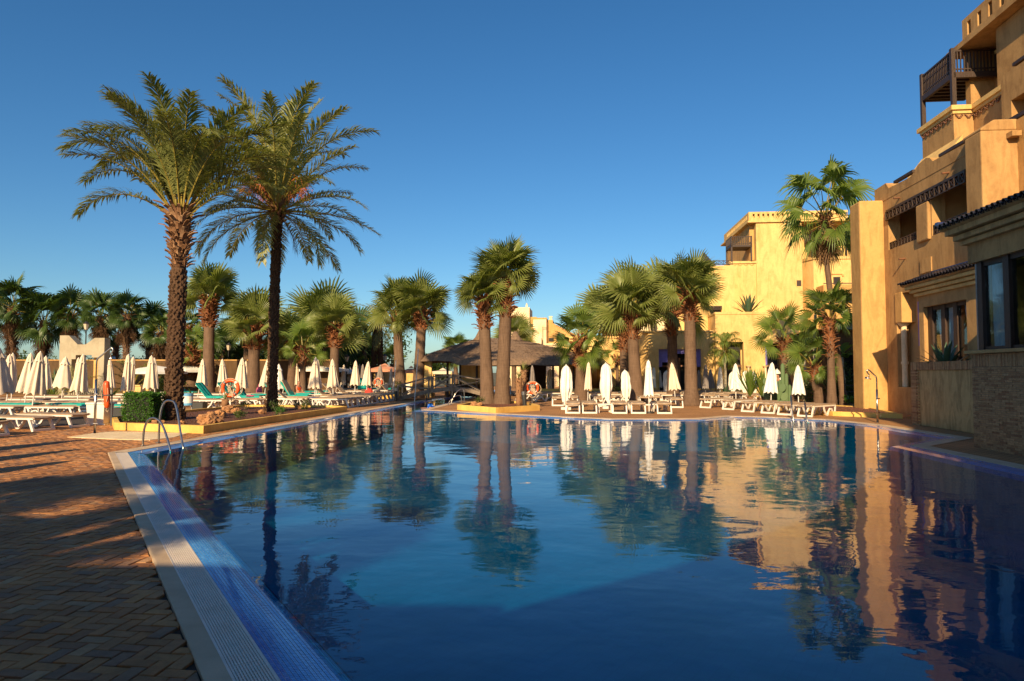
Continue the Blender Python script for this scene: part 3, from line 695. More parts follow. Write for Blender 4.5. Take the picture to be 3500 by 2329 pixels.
mb=MB(); stepfrieze(mb,'y',49.1,10.9,12.5,9.17,.04,.35);stepfrieze(mb,'x',10.83,49.2,52,9.17,.04,.35);tag(PM(mb,'stepped_frieze',M['ochre']),kind='stuff')
def balcony(part,x0,x1,y0,y1,z0,z1,zb,n,sides='ly'):
    part(MB().box(x0,x1,y0,y1,z0-.14,z0).box(x0,x1,y0,y0+.05,z1-.05,z1).box(x0,x0+.05,y0,y1,z1-.05,z1).box(x0,x1,y0,y0+.04,z0+.05,z0+.09).box(x0,x0+.04,y0,y1,z0+.05,z0+.09),'balcony_frame',M['wood'])
    for x,y in ((x0,y0),(x0,y1-.1),(x1-.1,y0)): part(MB().box(x,x+.1,y,y+.1,zb,z1+.02),'post',M['wood'])
    q=MB()
    for i in range(n): q.box(x0+(x1-x0)*(i+.5)/n-.018,x0+(x1-x0)*(i+.5)/n+.018,y0,y0+.03,z0,z1)
    m=int((y1-y0)/.12)
    for i in range(m): q.box(x0,x0+.03,y0+i*.12,y0+i*.12+.035,z0,z1)
    part(q,'balusters',M['wood'])
balcony(PM,10.85,12.3,48.9,50.6,10.5,11.1,9.36,11)
balcony(PM,16.3,18.7,48.9,50.6,10.7,11.3,9.6,18)
PM(MB().box(15.72,16.5,50.4,57,0,12.06).box(16.3,20,50.6,57,9.5,12.06),'recess_wall',M['yellow'])
PM(MB().prism([(16.46,49.0),(20,49.0),(20,57),(15.9,57),(15.9,50.6)],0,9.4),'chamfered_tower',M['yellow'],bevel=.03)
PM(MB().prism([(16.4,48.92),(20.05,48.92),(20.05,57),(15.84,57),(15.84,50.6)],9.4,9.6),'cornice',M['yellow'])
def window(part,x0,x1,z0,z1,y,mull=1,glassm='black',par=None):
    f=part(MB().box(x0,x1,y-.03,y+.02,z0,z0+.05).box(x0,x1,y-.03,y+.02,z1-.05,z1).box(x0,x0+.05,y-.03,y+.02,z0+.05,z1-.05).box(x1-.05,x1,y-.03,y+.02,z0+.05,z1-.05),'window_frame',M['wood'])
    q=MB().box(x0+.05,x1-.05,y-.008,y,z0+.05,z1-.05).build('pane',M[glassm]); q.parent=f; q.location=-Vector(f.parent['org']) if 'org' in f.parent else (0,0,0)
    return f
mbk['org']=(12,47,0)
window(PM,17.75,18.2,7.5,8.15,48.97); window(PM,17.65,18.3,10.72,11.9,50.57)
PM(MB().box(17.6,18.35,48.93,49.0,8.32,8.38).box(17.5,17.62,48.93,49.0,8.2,8.32).box(18.33,18.45,48.93,49.0,8.2,8.32),'stepped_moulding',M['ochre'])
PM(MB().box(16.6,20,47.6,49.0,6.85,7.45).box(16.7,20,47.6,49,0,6.2),'front_terrace',M['ochre'],bevel=.03)
PM(MB().box(16.6,20,47.58,47.62,7.5,7.56),'terrace_rail',M['wood'])
PM(MB().box(16.8,20,47.9,48.9,6.2,6.85),'gap_shade_block',M['black'])  # black box stands for the shade in the terrace gap
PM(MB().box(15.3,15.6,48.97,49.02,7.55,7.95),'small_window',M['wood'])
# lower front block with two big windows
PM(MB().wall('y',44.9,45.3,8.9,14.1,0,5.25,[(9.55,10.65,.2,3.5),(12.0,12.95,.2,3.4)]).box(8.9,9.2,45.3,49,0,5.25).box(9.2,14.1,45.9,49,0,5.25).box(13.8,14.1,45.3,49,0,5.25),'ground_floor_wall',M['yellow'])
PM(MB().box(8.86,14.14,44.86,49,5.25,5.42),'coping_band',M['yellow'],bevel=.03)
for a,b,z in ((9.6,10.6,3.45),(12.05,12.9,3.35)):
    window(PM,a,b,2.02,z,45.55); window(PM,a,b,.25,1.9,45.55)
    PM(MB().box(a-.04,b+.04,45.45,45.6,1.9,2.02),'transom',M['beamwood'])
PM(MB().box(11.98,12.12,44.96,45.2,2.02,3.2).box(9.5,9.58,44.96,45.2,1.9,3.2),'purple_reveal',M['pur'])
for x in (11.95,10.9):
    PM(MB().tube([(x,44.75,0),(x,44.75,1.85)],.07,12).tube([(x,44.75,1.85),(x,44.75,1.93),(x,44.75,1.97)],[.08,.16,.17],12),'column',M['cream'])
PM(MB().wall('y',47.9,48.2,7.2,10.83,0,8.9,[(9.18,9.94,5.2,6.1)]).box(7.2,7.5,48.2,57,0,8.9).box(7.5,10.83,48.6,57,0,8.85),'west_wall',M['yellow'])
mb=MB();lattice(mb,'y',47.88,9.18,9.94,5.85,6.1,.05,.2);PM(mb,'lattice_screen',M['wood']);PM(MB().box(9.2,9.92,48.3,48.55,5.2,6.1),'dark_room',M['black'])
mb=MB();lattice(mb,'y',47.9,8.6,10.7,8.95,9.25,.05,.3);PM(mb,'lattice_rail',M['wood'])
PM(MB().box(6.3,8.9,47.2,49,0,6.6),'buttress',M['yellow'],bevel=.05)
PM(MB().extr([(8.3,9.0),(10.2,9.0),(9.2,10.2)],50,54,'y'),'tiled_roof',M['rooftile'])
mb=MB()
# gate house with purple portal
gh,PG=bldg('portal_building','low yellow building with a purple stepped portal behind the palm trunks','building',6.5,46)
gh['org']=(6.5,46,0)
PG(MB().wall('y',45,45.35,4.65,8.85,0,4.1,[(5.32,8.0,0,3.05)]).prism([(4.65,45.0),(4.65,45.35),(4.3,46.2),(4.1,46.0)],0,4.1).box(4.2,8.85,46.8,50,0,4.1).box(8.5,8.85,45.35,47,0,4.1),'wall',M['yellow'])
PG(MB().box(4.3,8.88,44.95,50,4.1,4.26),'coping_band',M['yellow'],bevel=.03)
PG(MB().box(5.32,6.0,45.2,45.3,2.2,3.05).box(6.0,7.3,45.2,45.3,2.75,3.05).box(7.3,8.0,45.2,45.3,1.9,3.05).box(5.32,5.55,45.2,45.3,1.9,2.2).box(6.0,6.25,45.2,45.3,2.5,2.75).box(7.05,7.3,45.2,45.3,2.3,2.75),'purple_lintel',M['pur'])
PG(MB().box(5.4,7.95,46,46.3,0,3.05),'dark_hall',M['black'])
for x in (5.95,6.65,7.35): PG(MB().box(x,x+.12,45.7,45.8,0,2.5),'door_post',M['beamwood'])
PG(MB().box(5.4,7.95,45.68,45.78,1.9,2.02),'transom',M['beamwood'])
ga,PH2=bldg('arcade_building','plain yellow building with a deep square passage opening beside the thatched bar','building',2,47)
PH2(MB().wall('y',46.5,46.9,-1.2,4.3,0,3.85,[(.92,1.75,.2,3.05)]).box(-1.2,-.9,46.9,51,0,3.85).box(1.75,4.3,46.9,51,0,3.85).box(-.9,.92,46.9,51,0,3.85).box(.92,1.75,50,51,0,3.85),'wall',M['yellow'])
PH2(MB().box(-1.25,4.3,46.45,51,3.85,3.98),'coping_band',M['yellow'])
PH2(MB().box(1.05,1.45,49.7,49.95,.2,2.6),'pale_doorway',M['cream'])
# far cream hotel
fh,PF=bldg('far_hotel','distant pale cream hotel with tall tower beyond the thatched bar roof','hotel',-4,76)
fh['org']=(-4,76,0)
PF(MB().box(-8.4,-5.15,75,80,0,8.72),'tower',M['cream']); PF(MB().box(-7.9,-5.9,74.94,75,7.6,7.75).box(-6.05,-5.9,74.94,75,4.5,7.6),'raised_moulding',M['ochre'])
PF(MB().box(-5.6,-5.4,75.5,75.7,8.72,9.05).tube([(-5.5,75.6,9.0),(-5.5,75.6,9.25)],[.12,.03],8),'finial',M['cream'])
PF(MB().box(-5.15,-4.4,75.4,80,0,7.68),'link_block',M['ochre']); PF(MB().box(-4.75,-3.3,75,80,0,7.4),'stair_block',M['cream']); PF(MB().box(-4.8,-3.25,74.95,80,7.4,7.55),'cornice',M['ochre'])
PF(MB().box(-4.8,-3.8,74.3,75,0,5.3),'front_bay',M['cream'])
PF(MB().extr([(-3.3,0),(-3.3,7.35),(-2.6,7.35),(-2.6,7.0),(.9,5.2),(.9,0)],75.6,80,'y'),'gabled_range',M['ochre'])
PF(MB().box(-3.25,-.8,74.2,75.5,0,4.5).box(-3.3,-.75,74.1,75.5,4.5,4.7),'terrace_block',M['cream'])
PF(MB().box(-3.0,-2.7,76,76.3,6.8,7.7).box(-3.05,-2.65,75.95,76.35,7.7,7.8),'chimney',M['cream'])
for a,b,c,d,y in ((-4.6,-4.25,3.55,4.5,74.25),(-3.05,-2.5,4.95,5.35,75.55),(-2.2,-1.7,4.95,5.35,75.55),(-.3,.2,4.2,4.7,75.55),(-5.05,-4.8,6.6,6.9,75.35)): window(PF,a,b,c,d,y)
PF(MB().box(-3.75,-3.72,74.6,74.7,0,6.5).box(-3.75,-3.2,74.6,74.65,6.45,6.5).box(-3.27,-3.22,74.95,75,0,7.4),'drain_pipe',M['beamwood'])
fc,PC=bldg('stepped_hotel','cream stepped hotel wing glimpsed between the palm crowns','hotel',7,63)
PC(MB().box(5.2,6.3,62,66,0,7.0).box(6.3,7.0,62,66,0,9.0).box(6.55,6.95,62.2,66,9,10.2).box(7.0,7.6,62,66,0,8.2).box(7.6,8.4,62,66,0,7.2).box(2.5,5.2,63,66,0,5.6),'wall',M['cream'])
PC(MB().box(6.6,7.2,61.95,62,5.2,6.0).box(8.1,8.25,61.9,62,4,7),'window_frame',M['wood'])
# white gateway on the left, boundary wall
def arch():
    Y=42; t=thing('garden_gateway','pale stepped gateway arch standing beyond the left sun loungers','gateway',(X(290,Y),Y,0))
    x0=X(214,Y)-X(290,Y); x1=X(366,Y)-X(290,Y)
    poly=[(x0,0),(x0,3.8),(x0+.55,3.8),(x0+1.1,3.25),(x1-1.15,3.25),(x1-.6,3.65),(x1,3.65),(x1,0),(x1-.35,0),(x1-.35,2.45),(x1-.75,2.45),(x1-.75,2.6),(x0+1.0,2.6),(x0+1.0,2.35),(x0+.75,2.35),(x0+.75,0)]
    poly=poly[::-1]
    MB().extr(poly,-.3,.3,'y').build('arch_wall',M['tan'],t)
    MB().box(x1-1.0,x1-.36,.31,.9,0,2.5).build('inner_pier',M['yellow'],t)
    q=MB()
    for i in range(9): q.box(x0+1.3+i*.12,x0+1.33+i*.12,-1.2,-1.17,0,1.3-i*.04)
    q.build('stair_balusters',M['wood'],t)
    for i in range(4): MB().box(x0+.9,x1-.5,-.9+i*.3,-.6+i*.3,0,.14*(i+1)).build('step',M['tan'],t)
arch()
bw_=thing('boundary_wall','long brown boundary wall behind the left loungers and palms','wall',(-20,47,0))
MB().box(-22,7.5,0,.35,0,2.35).build('wall_run',M['shadewall'],bw_); MB().box(-22,7.5,-.03,.38,2.35,2.42).build('coping_band',M['ochre'],bw_)
MB().box(7.5,10,14,14.3,0,1.9).build('wall_run',M['shadewall'],bw_)
yb=thing('snack_counter','low bright yellow counter wall beyond the square hedge','counter',(X(470,38),38,0))
MB().box(-.75,.4,0,.6,0,.78).extr([(.4,0),(.4,.78),(.62,.78),(.75,0)],0,.9,'y').build('counter_wall',M['yellow'],yb); MB().box(-.8,.65,-.05,.65,.78,.84).build('counter_top',M['yellow'],yb)
# ---------------------------------------------------------------- thatched bar
tb=thing('thatched_bar','open pool bar with yellow pillar under a wide drooping dark thatched roof','bar',(X(1720,45),45,0))
def thatch():
    ex=X(1443,45)-X(1720,45)-.3; fx=X(2060,45)-X(1720,45)+.4
    # roof surface: a ridge line with two rounded peaks falling to a drooping eave
    N=72;Q=14; vs=[];fs=[]
    cx0,cx1=-1.5,.5
    for j in range(N):
        a=2*math.pi*j/N; dx,dy=math.cos(a),math.sin(a)
        ox_=(fx if dx>0 else -ex)*abs(dx)**.55*(1 if dx>0 else -1); oy_=4.6*abs(dy)**.6*(1 if dy>0 else -1)
        tx=max(cx0,min(cx1,ox_*.35))
        for q in range(Q+1):
            t=q/Q; x=tx+(ox_-tx)*t; y=oy_*t
            z=3.8-1.6*t**1.1 if t<.93 else 3.8-1.6*.93**1.1-(t-.93)*5
            z+=.06*mnoise.noise(Vector((x*.9,y*.9,3)))+random.uniform(-.015,.015)
            if dx<-.3: z+=.22*t
            vs.append((x,y,z))
    for j in range(N):
        for q in range(Q): a=j*(Q+1)+q; b=((j+1)%N)*(Q+1)+q; fs.append((a,a+1,b+1,b))
    MB().add(vs,fs).build('thatch_roof',M['thatch'],tb,smooth=True)
    sh=MB()
    for k in range(9000):
        j=random.randrange(N);q=random.choice([2,4,6,7,8,9,10,11,12,12,13,13,13,13]); p=Vector(vs[j*(Q+1)+q]); r=Vector(vs[j*(Q+1)+min(Q,q+1)]); nb=Vector(vs[((j+1)%N)*(Q+1)+q])
        p=p.lerp(nb,random.random()); d=(r-Vector(vs[j*(Q+1)+q])).normalized()
        if q>=12: d=(d+Vector((0,0,-1.2))).normalized()
        L=random.uniform(.25,.5); w=random.uniform(.008,.02); s_=d.cross(Vector((0,0,1))).normalized()*w
        e=p+d*L+Vector((random.uniform(-.05,.05),random.uniform(-.05,.05),random.uniform(-.02,.03))); o=Vector((0,0,.03))
        sh.add([p-s_+o,p+s_+o,e+o],[(0,1,2)])
    tag(sh.build('thatch_straw',M['thatchb'],tb),kind='stuff')
    cone=MB().tube([(cx0,0,3.4),(cx0,0,3.85),(cx0,0,4.35)],[.8,.35,.1],16).build('thatch_peak',M['thatch'],tb,smooth=True)
    MB().tube([(cx1+.3,0,3.4),(cx1+.3,0,3.8),(cx1+.3,0,4.25)],[.7,.35,.1],16).build('thatch_peak',M['thatch'],tb,smooth=True)
thatch()
MB().box(X(1443,42)-X(1720,45),X(1475,42)-X(1720,45),-3,-2.6,0,2.2).build('pillar',M['yellow'],tb)
for px in (1530,1573,1630,1890,1960): x=X(px,42)-X(1720,45); MB().tube([(x,-3,0),(x,-3,2.3)],.07,8).build('pole',M['wood'],tb)
MB().box(X(1573,44)-X(1720,45),X(1660,44)-X(1720,45),-1,-.8,0,2.2).build('back_wall',M['yellow'],tb)
MB().box(X(1780,45)-X(1720,45),X(1870,45)-X(1720,45),1.5,1.7,0,2.3).build('dark_back_wall',M['inter'],tb)
MB().box(X(1840,40)-X(1720,45),X(2060,40)-X(1720,45),-3.6,-3.2,0,.55).build('low_wall',M['planterp'],tb)
MB().box(X(1500,40)-X(1720,45),X(1660,40)-X(1720,45),-1.4,-1.0,0,.8).build('bar_counter',M['shadewall'],tb)
for i in range(7): 
    x=X(1540+i*15,43)-X(1720,45); MB().box(x,x+.05,-2.2,-1.8,0,.75).build('bar_stool_leg',M['wood'],tb)
# ---------------------------------------------------------------- bridge over the channel
br=thing('arched_footbridge','weathered wooden footbridge with crossed rails arching over the pool channel','bridge',(-4.3,38.6,0))
def bridge():
    pts=[(-2.2,.02),(-1.2,.28),(-.2,.52),(.9,.62),(2.0,.52),(3.0,.25)]
    dk=MB(); 
    for side,y in (('near',-.75),('far',.75)):
        for (a,za),(b,zb) in zip(pts,pts[1:]): MB().bar((a,y,za),(b,y,zb),.09,.2,(0,0,1)).build('side_beam',M['oldwood'],br)
        ps=[(-2.0,.05),(-.3,.5),(1.0,.62),(2.6,.35)]
        for x,z in ps: MB().bar((x,y-.04,z-.35),(x,y-.04,z+.82),.09,.09,(0,1,0)).build('post',M['oldwood'],br)
        for (a,za),(b,zb) in zip(ps,ps[1:]):
            MB().bar((a,y-.03,za+.78),(b,y-.03,zb+.78),.07,.06,(0,0,1)).build('handrail',M['oldwood'],br)
            MB().bar((a,y-.07,za+.12),(b,y-.07,zb+.72),.05,.06,(0,1,0)).build('cross_brace',M['oldwood'],br)
            MB().bar((a,y-.01,za+.72),(b,y-.01,zb+.12),.05,.06,(0,1,0)).build('cross_brace',M['oldwood'],br)
    x=-2.2
    while x<3.0:
        for (a,za),(b,zb) in zip(pts,pts[1:]):
            if a<=x<b: z=za+(zb-za)*(x-a)/(b-a)
        MB().box(x,x+.135,-.72,.72,z+.08,z+.12).build('plank',M['oldwood'],br); x+=.15
    for x in (-.5,.9,1.5): MB().bar((x,-.6,.4),(x+.15,-.6,-.3),.05,.05).build('strut',M['cable'],br)
bridge()
# ---------------------------------------------------------------- palms
def fan(el,L=.85,Rr=.85,nl=26,droop=.35,dead=False,seed=0,wid=1.0):
    rnd=random.Random(seed); mb=MB()
    # petiole bends down a little, then the pleated fan opens
    pts=[];a=R(el);p=Vector((0,0,0));n=5
    for i in range(n+1):
        pts.append(p.copy()); p=p+Vector((math.cos(a),0,math.sin(a)))*L/n; a-=R(2.6)
    mb.tube(pts,[.022,.018,.015,.013,.012,.010],4,mi=1)
    hub=pts[-1]; d=Vector((math.cos(a),0,math.sin(a))); up=Vector((-math.sin(a),0,math.cos(a))); side=Vector((0,1,0))
    tw=rnd.uniform(-1.25,1.25); side2=side*math.cos(tw)+up*math.sin(tw); up=up*math.cos(tw)-side*math.sin(tw); side=side2
    if rnd.random()<.5 and el>-30 and not dead: # blade tips back, facing outwards
        b=R(rnd.uniform(5,30)); d,up=(d*math.cos(b)-up*math.sin(b)),(up*math.cos(b)+d*math.sin(b))
    span=R(250)*wid if not dead else R(120); th=span/nl
    for i in range(nl):
        t=-span/2+(i+.5)*th; rl=Rr*(1-.28*(abs(t)/(span/2))**2)*rnd.uniform(.93,1.05)
        def at(r,tt,lift=0):
            q=hub+(d*math.cos(tt)+side*math.sin(tt))*r
            dr=droop*(max(0,r/rl-.35)**2)*rl*(1.1+.5*math.sin(i*7.3+seed))*2.0
            cup=.10*math.sin(min(1,r/rl)*2.6)
            return q+up*(cup*rl*abs(math.sin(tt))*.9+lift)-Vector((0,0,dr))
        h=th/2
        if dead: h*=.7
        r1,r2,r3=.18*rl,.50*rl,.78*rl; lf=.018
        vs=[at(.02,t),at(r1,t-h),at(r1,t,lf),at(r1,t+h),at(r2,t-h*.95),at(r2,t,lf*1.6),at(r2,t+h*.95),at(r3,t-h*.42),at(r3,t+h*.42),at(rl,t+rnd.uniform(-.03,.03))]
        mb.add(vs,[(0,1,2),(0,2,3),(1,4,5,2),(2,5,6,3),(4,7,8,5),(5,8,6),(7,9,8)],0)
    return mb
def feather(el,L=3.4,bend=70,nl=52,ll=.42,seed=0,stalk=.16,dr=.3,w=.021,sparse=1.0):
    rnd=random.Random(seed); mb=MB(); n=12; pts=[];dirs=[];p=Vector((0,0,0))
    for i in range(n+1):
        t=i/n; a=R(el-bend*t**1.7); pts.append(p.copy()); d=Vector((math.cos(a),0,math.sin(a))); dirs.append(d); p=p+d*L/n
    mb.tube(pts,[.040-.035*(i/n)**.6 for i in range(n+1)],4,mi=1)
    for i in range(nl):
        t=stalk+(1-stalk)*(i+rnd.random()*.5)/nl; k=min(n-1,int(t*n)); f=t*n-k
        q=pts[k].lerp(pts[k+1],f); d=dirs[k].lerp(dirs[k+1],f).normalized(); up=Vector((-d.z,0,d.x))
        prof=min(1,(t-stalk+.04)*4.5)*(1-.62*max(0,(t-.55)/.45)**1.5)
        for sg in (-1,1):
            if rnd.random()>sparse: continue
            ln=ll*prof*rnd.uniform(.85,1.12); an=R(rnd.uniform(46,68)-22*t); v=R(rnd.choice([8,26])+rnd.uniform(-10,12))
            out=(d*math.cos(an)+(Vector((0,sg,0))*math.cos(v)+up*math.sin(v))*math.sin(an))
            e=q+out*ln-Vector((0,0,dr*ln*rnd.uniform(.3,1))); m=q+out*ln*.5+Vector((0,0,.01))
            s_=out.cross(up).normalized()*w*.5
            mb.add([q-s_*.5,q+s_*.5,m+s_,m-s_,e],[(0,1,2,3),(3,2,4)],0)
    return mb
ELS=[84,68,52,36,18,0,-20,-42,-62]
def lib(f,mats,nm='frond',var=2,**k):
    out={}
    for e in ELS:
        out[e]=[f(e,seed=v*31+e,**k).mesh(nm,mats) for v in range(var)]
    return out
FAN=lib(fan,[M['leaf'],M['petiole']],'fan_leaf',3,L=.66,Rr=.92,nl=30,droop=.16)
FANB=lib(fan,[M['leafb'],M['petiole']],'fan_leaf',2,L=.8,Rr=.75,nl=26,droop=.2)
FAND=lib(fan,[M['leafd'],M['petiole']],'fan_leaf',3,L=.65,Rr=.80,nl=22,droop=.25)
FANL=lib(fan,[M['leafb'],M['petiole']],'fan_leaf',3,L=.95,Rr=.80,nl=28,droop=.50)
DEADF=[fan(-78,L=.5,Rr=.8,nl=12,droop=.1,dead=True,seed=s_).mesh('dead_frond',[M['deadd'],M['deadd']]) for s_ in range(4)]
DEADL=[fan(-70,L=.6,Rr=.7,nl=12,droop=.2,dead=True,seed=s_).mesh('dead_frond',[M['dead'],M['dead']]) for s_ in range(3)]
def nearest(e): return min(ELS,key=lambda q:abs(q-e))
def crown(root,z,n,libr,rad=.12,emax=86,emin=-45,sc=1.0,x0=0,y0=0,nm='frond',pw=1.0,rnd=random,jit=14):
    for i in range(n):
        t=(i+.5)/n; el=emax-(emax-emin)*t**pw; az=i*2.39996+rnd.uniform(-.25,.25)
        me=rnd.choice(libr[nearest(el+rnd.uniform(-jit,jit))]); s_=sc*rnd.uniform(.88,1.1)*(.80+.42*math.sin(R(max(0,el)))**2)
        zz=z-.35*t*sc
        put(nm,me,root,Matrix.Translation((x0+rad*math.cos(az),y0+rad*math.sin(az),zz))@Matrix.Rotation(az,4,'Z')@Matrix.Diagonal((s_,s_*rnd.choice((-1,1)),s_,1)))
def stubmesh(mat,L=.26,w=.07,curl=30,sd=0):
    rnd=random.Random(sd); mb=MB(); a=R(62); p=Vector((0,0,0)); rows=[]
    for i in range(4):
        t=i/3; ww=w*(1-.35*t); th=.022*(1-.5*t); dn=Vector((-math.sin(a),0,math.cos(a)))
        rows.append([p+Vector((0,-ww/2,0)),p+Vector((0,ww/2,0)),p+Vector((0,ww/2,0))+dn*th,p+dn*th*1.5,p+Vector((0,-ww/2,0))+dn*th]); p=p+Vector((math.cos(a),0,math.sin(a)))*L/3; a-=R(curl/3*rnd.uniform(.6,1.4))
    vs=[v for r_ in rows for v in r_]; fs=[tuple(range(5))[::-1],tuple(range(15,20))]
    for i in range(3):
        for j in range(5): fs.append((i*5+j,i*5+(j+1)%5,(i+1)*5+(j+1)%5,(i+1)*5+j))
    return mb.add(vs,fs)
STUB={k:[stubmesh(M[k],L=l,w=w,curl=c,sd=i) for i,(l,w,c) in enumerate(((.24,.07,40),(.30,.06,60),(.19,.08,20),(.26,.075,75)))] for k in ('stub','stubr')}
STUBM={k:[q.mesh('leaf_stub',M[k]) for q in v] for k,v in STUB.items()}
def skirt(root,z0,z1,r0,r1,kind='stubr',single=True,dens=1.0,sc=1.0,rnd=random,tilt=0,x0=0,y0=0,lean=(0,0)):
    rows=max(2,int((z1-z0)/.105*dens)); per=max(6,int(2*math.pi*(r0+r1)/2/.085*.75)); mb=MB()
    for i in range(rows):
        t=(i+.5)/rows; z=z0+(z1-z0)*t; r=r0+(r1-r0)*t; lo=.55+.6*t
        for j in range(per):
            az=2*math.pi*(j+.5*(i%2))/per+rnd.uniform(-.18,.18); k=rnd.randrange(4); s_=sc*lo*rnd.uniform(.75,1.3)
            Mx=Matrix.Translation((x0+lean[0]*t+r*.9*math.cos(az),y0+lean[1]*t+r*.9*math.sin(az),z+rnd.uniform(-.04,.04)))@Matrix.Rotation(az,4,'Z')@Matrix.Rotation(R(rnd.uniform(-32,22)+tilt+12*(1-t)),4,'Y')@Matrix.Rotation(rnd.uniform(-.5,.5),4,'X')@Matrix.Diagonal((s_,s_,s_,1))
            if single: put('leaf_stub',STUBM[kind][k],root,Mx)
            else: mb.add([Mx@Vector(v) for v in STUB[kind][k].v],STUB[kind][k].f)
    if not single: tag(mb.build('leaf_stubs',M[kind],root),kind='stuff')
def stem(root,pts,radii,mat,n=18,name='trunk',rows=0,rough=.02):
    # smooth interpolation of a few control radii
    P_=[];Rr=[];k=len(pts)
    for i in range(k-1):
        st=max(2,int((Vector(pts[i+1])-Vector(pts[i])).length/.18))
        for q in range(st): t=q/st; u=t*t*(3-2*t); P_.append(Vector(pts[i]).lerp(Vector(pts[i+1]),t)); Rr.append((radii[i]+(radii[i+1]-radii[i])*u)*(1+random.uniform(-rough,rough)))
    P_.append(Vector(pts[-1]));Rr.append(radii[-1])
    return MB().tube(P_,Rr,n,wob=.015).build(name,mat,root,smooth=True)
GP='fan palms planted round the pool terraces'
def fanpalm(px,Y,ybase_trunk_top,yskirt_bot,ycrown,w,label,tx=None,n=30,libr=None,sc=None,kind='stubr',flare=1.35,single=None,emin=11,group=GP,grass=0,z0=0,dens=1.0):
    zt=lambda y: H+(1273-y)*Y/2333
    x=X(px,Y); zc=zt(ybase_trunk_top); zs=zt(yskirt_bot); zh=zt(ycrown); r=w*Y/2333/2*.95
    t=thing('fan_palm',label,'palm tree',(x,Y,z0),random.uniform(0,6.28),group=group); t.rotation_euler.z=0
    dx=(X(tx,Y)-x) if tx else random.uniform(-.06,.06); 
    stem(t,[(0,0,-.05),(0,0,.25),(dx*.12,0,.8),(dx*.7,0,zs*.75),(dx*.92,0,zs),(dx,0,zc+.05)],[r*flare*1.1,r*flare,r*1.12,r*.97,r*.95,r*.7],M['trunk'])
    sg=(Y<36) if single is None else single
    skirt(t,zs,zc+.08,r*.98,r*.95,kind,sg,x0=dx*.95,lean=(dx*.05,0),sc=max(.8,r/.26)*1.6,dens=dens)
    s_=(sc or (zh-zc)/1.75)*1.08
    crown(t,zc+.20,int(n*.8),libr or FAN,r*.45,sc=s_,x0=dx,emin=emin)
    return t
fanpalm(1666,31.2,1030,1130,858,43,'lower left fan palm of the pair in the pentagonal yellow island planter',tx=1656,n=34,sc=.95)
fanpalm(1716,31.0,968,1092,762,46,'taller right fan palm of the pair in the pentagonal yellow island planter',tx=1728,n=44,sc=1.08)
fanpalm(713,44,1032,1125,900,38,'tall fan palm standing just right of the big rough date trunk by the hedge',n=28)
fanpalm(867,44,1133,1200,1000,41,'broad fan palm behind the orange lifebuoy post, left of the slim date trunk',n=32)
fanpalm(848,49,1140,1195,1040,30,'half hidden fan palm trunk leaning behind the broad palm near the orange lifebuoy',n=14)
fanpalm(1036,42,1203,1255,1098,22,'small bright young fan palm among the parasols right of the slim date trunk',n=22,libr=FANB,emin=-20)
fanpalm(998,46,1187,1222,1060,30,'stout fan palm with darker crown directly behind the small bright young palm',n=22)
fanpalm(1103,50,1145,1195,957,27,'slim high fan palm behind the row of parasols, left of its broader twin',n=28)
fanpalm(1143,42,1126,1195,1012,33,'broad fan palm on the yellow kerb behind the parasols with pole in front',n=32)
fanpalm(1370,42.5,1080,1135,949,35,'left fan palm of the two standing beside the wooden footbridge',tx=1358,n=32)
fanpalm(1428,42,1080,1135,944,36,'right fan palm of the two standing beside the wooden footbridge',tx=1440,n=34)
fanpalm(1985,36,1175,1260,1045,38,'low fan palm with big front leaf and orange skirt, beside the thatched eave',n=30,libr=FANB,emin=-30,sc=1.15)
fanpalm(2074,48,1127,1160,985,27,'slender fan palm just left of the central tall fan palm, arcade behind',n=28)
fanpalm(2103,50,1105,1140,1000,17,'thin shaded fan palm trunk behind the tall central pair',n=12)
fanpalm(2132,42,1128,1210,1040,30,'fan palm with long red skirt overlapped by the tall central palm',n=7)
fanpalm(2175,33.5,1073,1165,905,42,'tall central fan palm behind the front row of white loungers',tx=2163,n=40)
fanpalm(2299,38,1065,1155,870,36,'fan palm with narrow dark skirt in front of the purple portal',n=24,emin=15)
fanpalm(2361,31.8,1015,1105,829,41,'tallest right fan palm with root-flared foot by the last front lounger',n=42,flare=1.55,sc=1.1)
fanpalm(2110,44,1230,1255,1170,12,'waist high young fan palm between the central trunks',n=12,libr=FANB,emin=0,sc=.75)
fanpalm(656,46,1205,1290,1110,34,'short young fan palm with orange woven trunk behind the big date trunk',n=22,libr=FANB,emin=-20,single=False)
fanpalm(643,50,1120,1150,1060,22,'dark crowned fan palm above the short young palm beside the date trunk',n=18,libr=FAND)
fanpalm(2697,33,1170,1235,1063,23,'leaning slim fan palm with star crown between cactus and parasol',tx=2678,n=18,libr=FANB,emin=-10,sc=1.0)
fanpalm(2795,31,1262,1310,1160,26,'short yellow-green fan palm in front of the double tall trunks',tx=2783,n=20,libr=FANB,emin=-20,sc=.85)
fanpalm(2840,29.5,1100,1230,987,27,'middle height fan palm with long scaly skirt in front of the tallest trunk',n=20,libr=FANB,sc=1.0,emin=-5)
# the tall palm before the buttress: long petioles, hanging seed stalks
tp_=fanpalm(2882,30.5,747,905,560,20,'very tall fan palm with hanging seed stalks, rising in front of the ochre buttress',tx=2829,n=34,libr=FANL,kind='stub',sc=1.32,emin=-40,flare=1.7,dens=.9)
for i in range(16):
    a=random.uniform(0,6.28); me=DEADL[i%3]; put('dead_frond',me,tp_,Matrix.Translation((X(2829,30.5)-X(2882,30.5)+.1*math.cos(a),.1*math.sin(a),8.0+random.uniform(-.7,.3)))@Matrix.Rotation(a,4,'Z'))
